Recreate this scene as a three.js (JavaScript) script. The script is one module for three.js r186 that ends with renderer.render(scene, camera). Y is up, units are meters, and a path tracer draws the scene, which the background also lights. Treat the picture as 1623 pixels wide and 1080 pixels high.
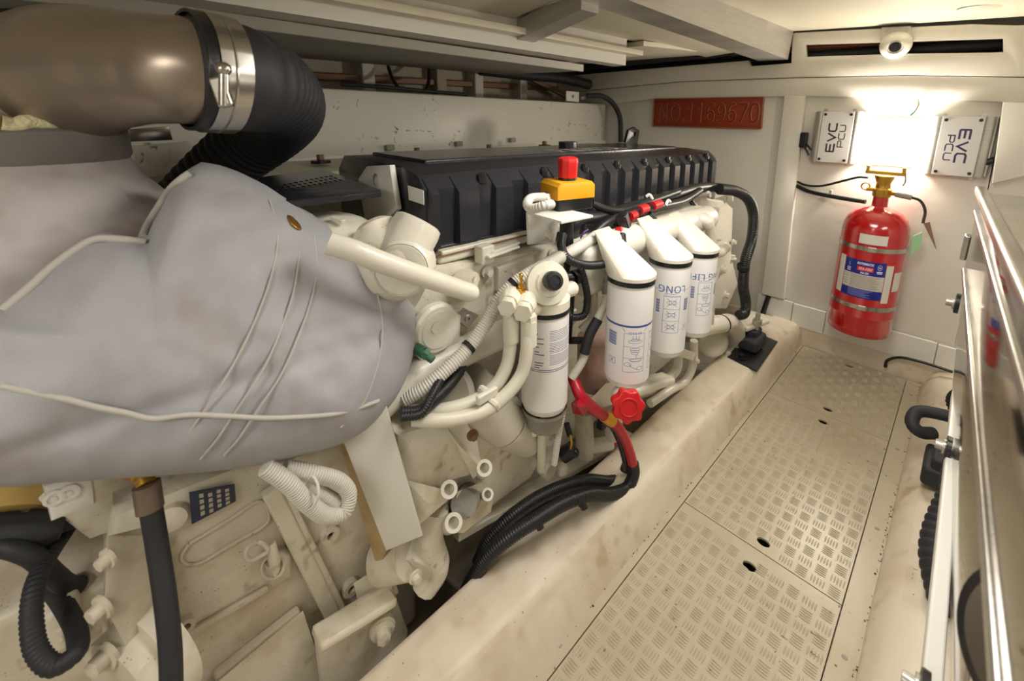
import * as THREE from 'three';
import { mergeGeometries, toCreasedNormals } from 'three/addons/utils/BufferGeometryUtils.js';
import { RoundedBoxGeometry } from 'three/addons/geometries/RoundedBoxGeometry.js';
import { ConvexGeometry } from 'three/addons/geometries/ConvexGeometry.js';
import { RectAreaLightUniformsLib } from 'three/addons/lights/RectAreaLightUniformsLib.js';
import { TextGeometry } from 'three/addons/geometries/TextGeometry.js';
import { FontLoader } from 'three/addons/loaders/FontLoader.js';
import { createNoise3D } from 'simplex-noise';

// ---------- camera, exposure, lights ----------
const scene = new THREE.Scene();
scene.background = new THREE.Color(0x050505);
const renderer = new THREE.WebGLRenderer({ antialias: true });
renderer.toneMapping = THREE.LinearToneMapping;
renderer.toneMappingExposure = 1.0;
renderer.shadowMap.enabled = true;
RectAreaLightUniformsLib.init();
const camera = new THREE.PerspectiveCamera(76.1, 1623 / 1080, 0.03, 20);
camera.position.set(0, 1.15, 0);
camera.rotation.order = 'YXZ';
camera.rotation.set(-12.9 * Math.PI / 180, 45.3 * Math.PI / 180, 0);
camera.setViewOffset(1623, 1080, -31.5, 207, 1623, 1080);
camera.focus = 1.15; camera.userData.fStop = 4;
camera.updateProjectionMatrix();
// ceiling lamps: [centre, width, length, intensity, label]
const LAMPCOLOR = 0xfffaf2;
const LAMPS = [
  [[-0.24, 1.42, -0.85], 0.34, 0.6, 13.5, 'ceiling lamp panel over the walkway near the camera'],
  [[-0.24, 1.42, 0.7], 0.34, 0.6, 10, 'ceiling lamp panel over the walkway behind the camera'],
  [[0.75, 1.345, -0.9], 0.34, 0.7, 13, 'ceiling lamp panel over the starboard side'],
];
const BULKHEAD_LAMP = { at: [-0.247, 1.02, -2.34], candela: 1.15 };

// ---------- helpers ----------
let seed = 7; const rnd = () => { seed = (seed * 16807) % 2147483647; return seed / 2147483647; };
const noise = createNoise3D(() => rnd());
const V = (a) => new THREE.Vector3(a[0], a[1], a[2]);
const UP = new THREE.Vector3(0, 1, 0), EYE = camera.position.clone();
const used = {};
const uniq = (n) => { const k = used[n] = (used[n] ?? -1) + 1; return k ? n + '_' + String(k).padStart(3, '0') : n; };
function wuv(g) {                                   // box-projected uv in metres
  g = g.index ? g.toNonIndexed() : g;
  const p = g.attributes.position, n = p.count, uv = new Float32Array(n * 2), a = new THREE.Vector3(), b = new THREE.Vector3(), c = new THREE.Vector3(), m = new THREE.Vector3();
  for (let i = 0; i < n; i += 3) {
    a.fromBufferAttribute(p, i); b.fromBufferAttribute(p, i + 1); c.fromBufferAttribute(p, i + 2);
    m.copy(b).sub(a).cross(c.clone().sub(a));
    const ax = Math.abs(m.x), ay = Math.abs(m.y), az = Math.abs(m.z);
    [a, b, c].forEach((q, k) => {
      const [u, v] = ax >= ay && ax >= az ? [q.z, q.y] : ay >= az ? [q.x, q.z] : [q.x, q.y];
      uv[(i + k) * 2] = u; uv[(i + k) * 2 + 1] = v;
    });
  }
  g.setAttribute('uv', new THREE.BufferAttribute(uv, 2));
  return g;
}
function clean(g) {
  g = g.index ? g.toNonIndexed() : g;
  if (!g.attributes.normal) g.computeVertexNormals();
  for (const k of Object.keys(g.attributes)) if (!['position', 'normal', 'uv'].includes(k)) g.deleteAttribute(k);
  if (!g.attributes.uv) g.setAttribute('uv', new THREE.BufferAttribute(new Float32Array(g.attributes.position.count * 2), 2));
  g.clearGroups(); return g;
}
const join = (...l) => mergeGeometries(l.flat().filter(Boolean).map(clean));
function mesh(name, geo, mat, keep) {
  if (Array.isArray(geo)) geo = join(geo);
  geo = keep ? geo : wuv(clean(geo));
  const m = new THREE.Mesh(geo, mat); m.name = name; m.castShadow = m.receiveShadow = true; return m;
}
function part(parent, name, geo, mat, keep, label) {
  const m = mesh(name, geo, mat, keep); parent.add(m); if (label) m.userData.label = label; return m;
}
function grp(name, label, category, group) {
  const g = new THREE.Group(); g.name = uniq(name); g.userData = { label, category };
  if (group) g.userData.group = group; scene.add(g); return g;
}
function solo(name, geo, mat, label, category, group, keep) {
  const m = mesh(uniq(name), geo, mat, keep); m.userData = { label, category };
  if (group) m.userData.group = group; scene.add(m); return m;
}
function setting(name, label, geo, mat) {
  const m = geo ? mesh(name, geo, mat) : new THREE.Group(); m.name = name;
  m.userData = { kind: 'structure', label, category: name.split('_')[0] }; scene.add(m); return m;
}
function place(g, at, dir) {                        // local +Y turned to dir, origin to at
  if (dir) g.applyQuaternion(new THREE.Quaternion().setFromUnitVectors(UP, V(dir).normalize()));
  return g.translate(at[0], at[1], at[2]);
}
const lerp = (a, b, t) => a.map((x, i) => x + (b[i] - x) * t);
const add = (a, b, s = 1) => a.map((x, i) => x + b[i] * s);
const sub = (a, b) => a.map((x, i) => x - b[i]);
function box(x0, x1, y0, y1, z0, z1, r = 0.004) {
  const w = Math.abs(x1 - x0), h = Math.abs(y1 - y0), d = Math.abs(z1 - z0);
  const g = r ? new RoundedBoxGeometry(w, h, d, 2, Math.min(r, w / 2.1, h / 2.1, d / 2.1)) : new THREE.BoxGeometry(w, h, d);
  return g.translate((x0 + x1) / 2, (y0 + y1) / 2, (z0 + z1) / 2);
}
function rbox(c, s, r = 0.004, e = [0, 0, 0]) {
  const g = new RoundedBoxGeometry(s[0], s[1], s[2], 2, Math.min(r, ...s.map((t) => t / 2.1)));
  g.applyMatrix4(new THREE.Matrix4().makeRotationFromEuler(new THREE.Euler(...e))); return g.translate(...c);
}
function cyl(a, b, r, r2 = r, seg = 24) {
  const d = V(b).sub(V(a)), g = new THREE.CylinderGeometry(r2, r, d.length(), seg);
  g.translate(0, d.length() / 2, 0); return place(g, a, d.toArray());
}
function lathe(at, dir, prof, seg = 36) {           // prof: [radius, height] pairs
  return place(toCreasedNormals(new THREE.LatheGeometry(prof.map(([r, h]) => new THREE.Vector2(Math.max(r, 0.00001), h)), seg), 0.6), at, dir);
}
const ball = (c, r, sx = 1, sy = 1, sz = 1) => new THREE.SphereGeometry(r, 24, 16).scale(sx, sy, sz).translate(...c);
function sweep(pts, r, o = {}) {                    // r: number or list of radii; o.corr = [pitch, depth]
  const curve = new THREE.CatmullRomCurve3(pts.map(V), false, 'centripetal'), L = curve.getLength();
  const n = Math.max(8, Math.min(900, Math.ceil(o.corr ? L / o.corr[0] * 4 : o.seg ?? L / 0.008))), m = o.rad ?? 14;
  const fr = curve.computeFrenetFrames(n, false), pos = [], nor = [], idx = [];
  const rad = (t) => { if (!Array.isArray(r)) return r; const q = t * (r.length - 1), i = Math.min(Math.floor(q), r.length - 2); return r[i] + (r[i + 1] - r[i]) * (q - i); };
  for (let i = 0; i <= n; i++) {
    const t = i / n, c = curve.getPointAt(t), N = fr.normals[i], B = fr.binormals[i];
    let q = rad(t); if (o.corr) q += o.corr[1] * (i % 4 === 0 ? -1 : i % 4 === 2 ? 0.6 : 0.35);
    for (let j = 0; j < m; j++) {
      const a = j / m * Math.PI * 2, x = Math.cos(a), y = Math.sin(a);
      pos.push(c.x + q * (N.x * x + B.x * y), c.y + q * (N.y * x + B.y * y), c.z + q * (N.z * x + B.z * y));
    }
  }
  for (let i = 0; i < n; i++) for (let j = 0; j < m; j++) {
    const a = i * m + j, b = i * m + (j + 1) % m, c = a + m, d = b + m; idx.push(a, b, c, b, d, c);
  }
  for (const e of [0, n]) {                          // end caps with vertices of their own
    const c = curve.getPointAt(e / n), k = pos.length / 3; pos.push(c.x, c.y, c.z);
    for (let j = 0; j < m; j++) { const a = (e * m + j) * 3; pos.push(pos[a], pos[a + 1], pos[a + 2]); }
    for (let j = 0; j < m; j++) { const a = k + 1 + j, b = k + 1 + (j + 1) % m; e ? idx.push(k, a, b) : idx.push(k, b, a); }
  }
  const g = new THREE.BufferGeometry(); g.setAttribute('position', new THREE.Float32BufferAttribute(pos, 3)); g.setIndex(idx);
  g.computeVertexNormals(); return g;
}
function slab(pts, th, o = {}) {                    // flat plate through pts, thickness away from the viewer's side
  const P = pts.map(V), c = P.reduce((s, q) => s.add(q), new THREE.Vector3()).divideScalar(P.length), n = new THREE.Vector3();
  P.forEach((q, i) => { const r = P[(i + 1) % P.length]; n.add(q.clone().sub(c).cross(r.clone().sub(c))); }); n.normalize();
  if (n.dot(EYE.clone().sub(c)) < 0) n.negate();
  const e1 = Math.abs(n.y) > 0.9 ? new THREE.Vector3(1, 0, 0) : UP.clone().cross(n).normalize();
  e1.sub(n.clone().multiplyScalar(n.dot(e1))).normalize(); const e2 = n.clone().cross(e1);
  const to = (q) => { const d = V(q).sub(c); return new THREE.Vector2(d.dot(e1), d.dot(e2)); };
  const sh = new THREE.Shape(pts.map(to));
  for (const [hc, hr, hk = 1] of o.holes ?? []) { const q = to(hc), pa = new THREE.Path(); pa.absellipse(q.x, q.y, hr * hk, hr, 0, Math.PI * 2, true); sh.holes.push(pa); }
  for (const hp of o.cuts ?? []) sh.holes.push(new THREE.Path(hp.map(to)));
  const b = Math.min(o.bevel ?? 0.003, th / 2.5);
  const g = new THREE.ExtrudeGeometry(sh, { depth: Math.max(th - 2 * b, 0.0001), bevelEnabled: b > 0, bevelSize: b, bevelThickness: b, bevelOffset: -b, bevelSegments: 2, curveSegments: 14 });
  g.translate(0, 0, -(th - b));
  g.applyMatrix4(new THREE.Matrix4().makeBasis(e1, e2, n).setPosition(c));
  return toCreasedNormals(g, 0.5);
}
function bar(a, b, w, h, r = 0.003, up = UP) {      // box bar from a to b
  const A = V(a), B = V(b), d = B.clone().sub(A), L = d.length(); d.normalize();
  const s = d.clone().cross(up).normalize(), u = s.clone().cross(d);
  const g = new RoundedBoxGeometry(w, h, L, 2, Math.min(r, w / 2.1, h / 2.1));
  g.applyMatrix4(new THREE.Matrix4().makeBasis(s, u, d.clone().negate()).setPosition(A.add(B).multiplyScalar(0.5))); return g;
}
function bolt(at, dir, r = 0.009) {
  return join(lathe(at, dir, [[0, -0.002], [r * 1.55, -0.002], [r * 1.55, r * 0.25], [0, r * 0.25]], 18), place(new THREE.CylinderGeometry(r * 0.95, r, r * 1.2, 6).translate(0, r * 0.8, 0), at, dir));
}
function loft(sections, closed = false) {           // sections: lists of points of equal length
  const m = sections[0].length, pos = sections.flat(2), idx = [];
  for (let i = 0; i + 1 < sections.length; i++) for (let j = 0; j + (closed ? 0 : 1) < m; j++) {
    const a = i * m + j, b = i * m + (j + 1) % m; idx.push(a, b, a + m, b, b + m, a + m);
  }
  const g = new THREE.BufferGeometry(); g.setAttribute('position', new THREE.Float32BufferAttribute(pos, 3)); g.setIndex(idx); g.computeVertexNormals(); return g;
}
const hull = (pts) => toCreasedNormals(new ConvexGeometry(pts.map(V)), 0.5);
const ringPts = (c, r, n = 20, y = 0) => Array.from({ length: n }, (_, i) => [c[0] + r * Math.cos(i / n * 6.2832), c[1] + y, c[2] + r * Math.sin(i / n * 6.2832)]);

// ---------- textures and materials ----------
const lat = (n, s) => { let q = s * 7919 + 13; return Float32Array.from({ length: n * n }, () => { q = (q + 0x6d2b79f5) | 0; let t = Math.imul(q ^ (q >>> 15), 1 | q); t = (t + Math.imul(t ^ (t >>> 7), 61 | t)) ^ t; return ((t ^ (t >>> 14)) >>> 0) / 4294967296; }); };
function pnoise(n, s) { const L = lat(n, s); return (x, y) => { x *= n; y *= n; const i = Math.floor(x), j = Math.floor(y), f = x - i, g = y - j, u = f * f * (3 - 2 * f), v = g * g * (3 - 2 * g), at = (a, b) => L[((b % n + n) % n) * n + ((a % n + n) % n)]; return (at(i, j) * (1 - u) + at(i + 1, j) * u) * (1 - v) + (at(i, j + 1) * (1 - u) + at(i + 1, j + 1) * u) * v; }; }
function tex(n, metres, fn, srgb = true) {
  const d = new Uint8Array(n * n * 4);
  for (let y = 0; y < n; y++) for (let x = 0; x < n; x++) { const c = fn(x / n, y / n); for (let k = 0; k < 3; k++) d[(y * n + x) * 4 + k] = Math.max(0, Math.min(255, (Array.isArray(c) ? c[k] : c) * 255)); d[(y * n + x) * 4 + 3] = 255; }
  const t = new THREE.DataTexture(d, n, n); t.wrapS = t.wrapT = THREE.RepeatWrapping; t.magFilter = t.minFilter = THREE.LinearFilter;
  if (srgb) t.colorSpace = THREE.SRGBColorSpace; t.repeat.set(1 / metres, 1 / metres); t.needsUpdate = true; return t;
}
const n4 = pnoise(4, 11), n8 = pnoise(8, 23), n16 = pnoise(16, 37), n32 = pnoise(32, 41), n64 = pnoise(64, 59), n128 = pnoise(128, 71);
const fbm = (x, y) => 0.4 * n4(x, y) + 0.28 * n8(x, y) + 0.18 * n16(x, y) + 0.14 * n32(x, y);
const tint = (a, c, t) => a.map((v, i) => v + (c[i] - v) * t);
const smooth = (a, b, x) => { const t = Math.max(0, Math.min(1, (x - a) / (b - a))); return t * t * (3 - 2 * t); };
const T = {
  clean: tex(256, 0.9, (x, y) => { const v = 0.965 + 0.035 * fbm(x, y); return [v, v, v * 0.995]; }),
  cast: tex(512, 0.42, (x, y) => {                  // painted casting with oil stains and chips
    let c = tint([1, 1, 0.99], [0.86, 0.8, 0.7], 0.45 * smooth(0.52, 0.75, fbm(x, y)));
    c = tint(c, [0.5, 0.37, 0.26], 0.35 * smooth(0.6, 0.9, n32(x, y)) * smooth(0.6, 0.75, fbm(y, x)));
    return tint(c, [0.2, 0.15, 0.11], 0.8 * smooth(0.96, 0.99, n128(x, y)) * smooth(0.5, 0.6, n8(y, x)));
  }),
  glass: tex(512, 0.8, (x, y) => {                  // gelcoat with brown dirt
    let c = tint([1, 0.99, 0.97], [0.88, 0.82, 0.74], 0.5 * smooth(0.45, 0.8, fbm(x, y)));
    c = tint(c, [0.66, 0.52, 0.4], 0.22 * smooth(0.5, 0.75, fbm(y, x)) * smooth(0.5, 0.8, n32(x, y)));
    return tint(c, [0.22, 0.17, 0.12], 0.6 * smooth(0.97, 0.99, n128(x, y)) * smooth(0.5, 0.6, n8(y, x)));
  }),
  plate: tex(512, 0.7, (x, y) => tint(tint([1, 1, 1], [0.86, 0.82, 0.76], 0.3 * smooth(0.4, 0.8, fbm(x, y))), [0.28, 0.22, 0.17], 0.7 * smooth(0.95, 0.985, n64(x, y)) * smooth(0.4, 0.6, n8(y, x)))),
  scuff: tex(512, 1.1, (x, y) => {                  // pale paint with black crackle scuffs
    const r = Math.abs(n16(x + 0.04 * n32(x, y), y) - 0.5) + Math.abs(n64(x, y) - 0.5) * 0.12, k = smooth(0.56, 0.66, n4(x, y)) * smooth(0.35, 0.6, n8(y, x));
    return tint([0.98, 0.98, 0.97], [0.25, 0.23, 0.22], 0.75 * (1 - smooth(0.012, 0.03, r)) * k);
  }),
  blanket: tex(512, 0.5, (x, y) => { const w = 0.965 + 0.02 * Math.sin(x * 6.2832 * 160) * Math.sin(y * 6.2832 * 160); return tint([w, w, w], [0.86, 0.78, 0.7], 0.4 * smooth(0.56, 0.8, fbm(x, y))); }),
  brushed: tex(512, 0.4, (x, y) => { const v = 0.86 + 0.1 * n4(x * 0.25, y) + 0.06 * n128(x * 0.06, y); return [v, v, v]; }),
  bump: tex(512, 0.25, (x, y) => 0.5 * n32(x, y) + 0.3 * n64(x, y) + 0.2 * n128(x, y), false),
  lumpy: tex(256, 0.3, (x, y) => 0.6 * n8(x, y) + 0.4 * n16(x, y), false),
  weave: tex(512, 0.12, (x, y) => 0.5 + 0.25 * Math.sin(x * 6.2832 * 60) + 0.25 * Math.sin(y * 6.2832 * 60), false),
  bronze: tex(256, 0.35, (x, y) => tint([1, 0.98, 0.95], [0.78, 0.68, 0.6], smooth(0.35, 0.75, fbm(x, y)))),
  riser: tex(256, 0.45, (x, y) => tint(tint([1, 1, 1], [0.93, 0.91, 0.9], smooth(0.35, 0.7, fbm(x, y))), [0.76, 0.6, 0.56], 0.45 * smooth(0.6, 0.75, fbm(y, x)))),
};
function mat(color, rough = 0.5, o = {}) {
  const { map, bump, bs, metal, coat, ...rest } = o;
  const m = new THREE.MeshPhysicalMaterial({ color, roughness: rough, metalness: metal ?? 0, ...rest });
  if (map) m.map = T[map]; if (bump) { m.bumpMap = T[bump]; m.bumpScale = bs ?? 0.001; }
  if (coat) { m.clearcoat = coat; m.clearcoatRoughness = 0.15; }
  return m;
}
const M = {
  wall: mat('#dedbd3', 0.42, { map: 'clean', bump: 'lumpy', bs: 0.0006 }),
  ceil: mat('#ddd6c2', 0.5, { map: 'clean' }),
  tank: mat('#dad7cf', 0.4, { map: 'scuff', bump: 'lumpy', bs: 0.001 }),
  hullside: mat('#b9b2a6', 0.7, { map: 'glass', bump: 'lumpy', bs: 0.004 }),
  gel: mat('#d8d0c2', 0.5, { map: 'glass', bump: 'lumpy', bs: 0.003 }),
  bilge: mat('#cfcac2', 0.55, { map: 'glass', bump: 'lumpy', bs: 0.003 }),
  plate: mat('#bbb19b', 0.32, { map: 'plate', bump: 'bump', bs: 0.0002 }),
  cast: mat('#dedacd', 0.36, { map: 'cast', bump: 'bump', bs: 0.0006 }),
  casting: mat('#dcd8cc', 0.3, { map: 'clean', bump: 'bump', bs: 0.0005 }),
  gear: mat('#dbd4c5', 0.42, { map: 'cast', bump: 'bump', bs: 0.0007 }),
  white: mat('#e2e0da', 0.35, { map: 'clean' }),
  hose: mat('#d9d5c6', 0.42, { map: 'clean' }),
  conduit: mat('#cfccc2', 0.5),
  black: mat('#17181b', 0.35, { bump: 'bump', bs: 0.0003 }),
  cover: mat('#2a2b30', 0.24, { bump: 'bump', bs: 0.0003 }),
  rubber: mat('#26272c', 0.6, { bump: 'bump', bs: 0.0004 }),
  loom: mat('#1b1c1f', 0.4),
  dark: mat('#0e0e10', 0.7),
  alu: mat('#c3c0b9', 0.38, { metal: 0.55, map: 'brushed' }),
  steel: mat('#c9c6c0', 0.24, { metal: 1, map: 'brushed' }),
  mirror: mat('#a5a099', 0.1, { metal: 1 }),
  zinc: mat('#b5b2aa', 0.35, { metal: 0.8 }),
  bronze: mat('#a3968a', 0.32, { metal: 0.75, bump: 'lumpy', bs: 0.0006 }),
  brass: mat('#c79a45', 0.28, { metal: 0.9 }),
  copper: mat('#7d5c46', 0.5, { metal: 0.2 }),
  blanket: mat('#a9a9af', 0.55, { map: 'blanket', bump: 'weave', bs: 0.0003 }),
  seam: mat('#b5b1aa', 0.7),
  riser: mat('#bdb8b8', 0.65, { map: 'riser', bump: 'lumpy', bs: 0.002 }),
  wool: mat('#e3dcb4', 0.9, { bump: 'bump', bs: 0.004 }),
  red: mat('#b50d14', 0.16, { coat: 1 }),
  redplastic: mat('#c21a1e', 0.4),
  redtape: mat('#b3122a', 0.35),
  yellow: mat('#d99a1b', 0.4),
  green: mat('#3f7f6c', 0.55, { map: 'bronze' }),
  orange: mat('#b4582a', 0.5),
  paper: mat('#d8d6d0', 0.6),
  grey: mat('#8e8b85', 0.5, { map: 'cast' }),
  pan: mat('#a39d93', 0.5, { map: 'cast' }),
  sign: mat('#8c2d17', 0.4, { bump: 'bump', bs: 0.0004 }),
  signedge: mat('#9a6a3c', 0.4, { metal: 0.4 }),
  grit: mat('#5d4835', 0.9),
  olive: mat('#c2bda9', 0.45, { map: 'clean' }),
  label: mat('#23314f', 0.4),
  lampglass: new THREE.MeshStandardMaterial({ color: '#fff6e6', emissive: '#fff0d6', emissiveIntensity: 14, roughness: 0.4 }),
  ceillamp: new THREE.MeshStandardMaterial({ color: '#fffaf0', emissive: '#fff3e2', emissiveIntensity: 3, roughness: 0.4 }),
};
function canvasMat(w, h, draw, rough = 0.4) {
  const c = document.createElement('canvas'); c.width = w; c.height = h; draw(c.getContext('2d'), w, h);
  const t = new THREE.CanvasTexture(c); t.colorSpace = THREE.SRGBColorSpace; t.magFilter = THREE.LinearFilter; t.wrapS = THREE.RepeatWrapping;
  return new THREE.MeshPhysicalMaterial({ map: t, roughness: rough });
}
const font = await new FontLoader().loadAsync('fonts/droid/droid_sans_bold.typeface.json');

// ---------- the setting ----------
const ZB = -2.367;
{
  const w = setting('wall_back', 'white painted bulkhead at the far end with framed panels');
  part(w, 'backing', box(-2.2, 1.4, -0.6, 1.355, ZB - 0.08, ZB - 0.006, 0), M.wall);
  part(w, 'recess_back', box(-2.2, 1.4, 1.3, 1.8, ZB - 0.2, ZB - 0.14, 0), M.wall);
  part(w, 'recess_shelf', box(-2.2, 1.4, 1.33, 1.355, ZB - 0.15, ZB - 0.02, 0), M.wall);
  part(w, 'panel', slab([[-2.05, 1.25, ZB], [-.7101,1.224,-2.367], [-.6979,.182,-2.367], [-2.05, 0.2, ZB]], 0.012, { bevel: 0.002 }), M.wall);
  part(w, 'panel', slab([[-.6129,1.2217,-2.367], [0.0599,1.1921,-2.367], [0.0706,.2099,-2.367], [-.352,.2145,-2.367], [-.5616,.215,-2.367]], 0.012, { bevel: 0.002 }), M.wall);
  part(w, 'panel', slab([[0.0489,1.1834,-2.367], [1.3, 1.2, ZB], [1.3, 0.2, ZB], [0.0724,.2107,-2.367]], 0.012, { bevel: 0.002 }), M.wall);
  part(w, 'crossbeam', slab([[-2.3899,1.136,-2.345], [-1.3569,1.2143,-2.345], [-.5936,1.215,-2.345], [-.2386,1.1997,-2.345], [0.0925,1.176,-2.345], [0.2883,1.1559,-2.345], [0.2746,1.231,-2.345], [0.0824,1.262,-2.345], [-.2453,1.2857,-2.345], [-.6369,1.2952,-2.345], [-1.1964,1.3026,-2.345], [-2.3897,1.2506,-2.345]], 0.03), M.wall);
  part(w, 'crossbeam', slab([[-2.3846,1.2572,-2.34], [-1.1941,1.3057,-2.34], [-.6361,1.2991,-2.34], [-.2454,1.2891,-2.34], [0.0817,1.265,-2.34], [0.2732,1.2347,-2.34], [0.2386,1.4244,-2.34], [0.0328,1.4393,-2.34], [-.0798,1.4578,-2.34], [-.67,1.4959,-2.34], [-.6594,1.3633,-2.34], [-.8368,1.3612,-2.34], [-.8515,1.3889,-2.34], [-2.3845,1.3763,-2.34]], 0.028, { cuts: [[[-.6097,1.4382,-2.34], [0.0094,1.3983,-2.34], [0.0172,1.3511,-2.34], [-.2632,1.3708,-2.34], [-.6008,1.3862,-2.34]]] }), M.wall);
  part(w, 'post', slab([[-.6699,1.2165,-2.335], [-.5835,1.2146,-2.335], [-.556,.2201,-2.335], [-.6599,.2183,-2.335]], 0.032), M.wall);
  part(w, 'post', slab([[0.045,1.1805,-2.31], [0.2318,1.164,-2.31], [0.2397,.9708,-2.31], [0.0649,.8882,-2.31]], 0.057), M.wall);
  const xs = [[-.6867,.1878,-2.36], [-.517,.194,-2.36], [-.3754,.2088,-2.36], [0.0225,.2016,-2.36], [0.5, 0.2, -2.36]];
  for (let i = 0; i < 4; i++) part(w, 'skirting_panel', box(xs[i][0] + 0.0015, xs[i + 1][0] - 0.0015, 0.09, 0.208 - 0.003 * i, ZB - 0.004, ZB + 0.008 + 0.002 * (i % 2), 0.002), M.white);
  part(w, 'coaming', box(-1.2, 1.3, -0.5, 0.098, ZB - 0.03, ZB + 0.004, 0.012), M.gel);
}
setting('wall_left', 'dull fibreglass hull side behind the white tank', box(-2.2, -2.12, -0.6, 1.8, -2.45, 1.3, 0), M.hullside);
setting('wall_right', 'painted side wall beyond the starboard guard', box(1.3, 1.38, -0.6, 1.8, -2.45, 1.3, 0), M.wall);
setting('wall_front', 'painted bulkhead behind the photographer', box(-2.2, 1.38, -0.6, 1.8, 1.2, 1.28, 0), M.wall);
setting('floor', 'pale fibreglass bilge under engine and walkway', [
  box(-2.2, 1.38, -0.62, -0.5, -2.45, 1.3, 0),
  slab([[-2.2, 0.1, -2.4], [-1.25, -0.42, -2.4], [-1.25, -0.42, 1.25], [-2.2, 0.1, 1.25]], 0.03, { bevel: 0 }),
  slab([[-0.655, 0.03, -0.5], [-0.655, 0.03, 1.2], [-0.87, -0.23, 1.2], [-0.87, -0.23, -0.5]], 0.02, { bevel: 0 }),
  slab([[-1.25, -0.42, -2.4], [-0.6, -0.1, -2.4], [-0.6, -0.1, 1.25], [-1.25, -0.42, 1.25]], 0.03, { bevel: 0 }),
], M.bilge);
{
  const c = setting('ceiling', 'cream painted deckhead of panels between beams');
  part(c, 'deck', box(-2.2, 1.38, 1.72, 1.8, -2.5, 1.3, 0), M.ceil);
  part(c, 'ceiling_panel', slab([[-0.7, 1.503, -2.335], [1.34, 1.4, -2.335], [1.34, 1.4, 1.2], [-0.7, 1.503, 1.2]], 0.03), M.ceil);
  part(c, 'ceiling_panel', slab([[-1.05, 1.418, -0.955], [-0.72, 1.47, -0.955], [-0.72, 1.48, 1.2], [-1.05, 1.43, 1.2]], 0.02), M.ceil);
  part(c, 'ceiling_panel', slab([[-1.05, 1.418, -2.3], [-0.72, 1.44, -2.3], [-0.72, 1.455, -0.96], [-1.05, 1.43, -0.96]], 0.02), M.ceil);
  part(c, 'ceiling_panel', slab([[-2.15, 1.365, -1.62], [-1.0, 1.365, -1.62], [-1.0, 1.39, 1.2], [-2.15, 1.39, 1.2]], 0.02), M.ceil);
  part(c, 'ceiling_panel', slab([[-2.15, 1.46, -2.5], [-1.0, 1.43, -2.5], [-1.0, 1.41, -1.62], [-2.15, 1.41, -1.62]], 0.02), M.ceil);
  part(c, 'ceiling_disc', lathe([-0.06, 1.4695, -2.08], [0, -1, 0], [[0, 0.003], [0.05, 0.003], [0.055, 0]], 30), M.ceil);
}
// deck beams
{
  const b1 = setting('trim_1', 'wide aluminium deck beam running to the bulkhead');
  part(b1, 'beam', hull([[-0.80, 1.383, -2.33], [-0.672, 1.378, -2.33], [-0.80, 1.495, -2.33], [-0.664, 1.502, -2.33], [-0.80, 1.49, 0.6], [-0.69, 1.48, 0.6], [-0.80, 1.6, 0.6], [-0.68, 1.6, 0.6]]), M.alu);
  const b2 = setting('trim_2', 'long white deck beam ending short of the bulkhead');
  part(b2, 'beam', hull([[-1.1, 1.326, -1.56], [-1.04, 1.326, -1.56], [-1.1, 1.43, -1.56], [-1.04, 1.43, -1.56], [-1.1, 1.368, 1.1], [-1.04, 1.368, 1.1], [-1.1, 1.46, 1.1], [-1.04, 1.46, 1.1]]), M.wall);
  const b3 = setting('trim_3', 'short grey cross beam between the two long deck beams');
  part(b3, 'beam', hull([[-1.045, 1.36, -1.04], [-1.045, 1.36, -0.965], [-1.045, 1.415, -1.04], [-1.045, 1.415, -0.965], [-0.79, 1.41, -1.04], [-0.79, 1.41, -0.965], [-0.79, 1.47, -1.04], [-0.79, 1.47, -0.965]]), M.alu);
  const b4 = setting('trim_4', 'low board with white edge hung under deckhead above tank');
  part(b4, 'board', hull([[-1.3, 1.323, -1.6], [-1.3, 1.348, -1.6], [-1.3, 1.375, 1.1], [-1.3, 1.4, 1.1], [-1.82, 1.335, -1.6], [-1.82, 1.355, -1.6], [-1.95, 1.36, 1.1], [-1.95, 1.38, 1.1]]), M.grey);
  part(b4, 'edge_strip', hull([[-1.296, 1.321, -1.61], [-1.296, 1.35, -1.61], [-1.296, 1.373, 1.1], [-1.296, 1.402, 1.1], [-1.31, 1.321, -1.61], [-1.31, 1.35, -1.61], [-1.31, 1.373, 1.1], [-1.31, 1.402, 1.1]]), M.wall);
}
// hull frames behind the tank
{
  const f = setting('trim_5', 'hull frames and stringer above the tank');
  for (const z of [0.4, -0.05, -0.5, -0.95, -1.35, -1.6, -1.95]) part(f, 'frame', box(-2.14, -2.04, 1.0, 1.45, z - 0.03, z + 0.03, 0.006), z < -1 && z > -1.5 ? M.hullside : M.wall);
  part(f, 'batten', box(-2.14, -2.06, 1.28, 1.31, -2.3, 1.0, 0.004), M.copper);
}
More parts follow.
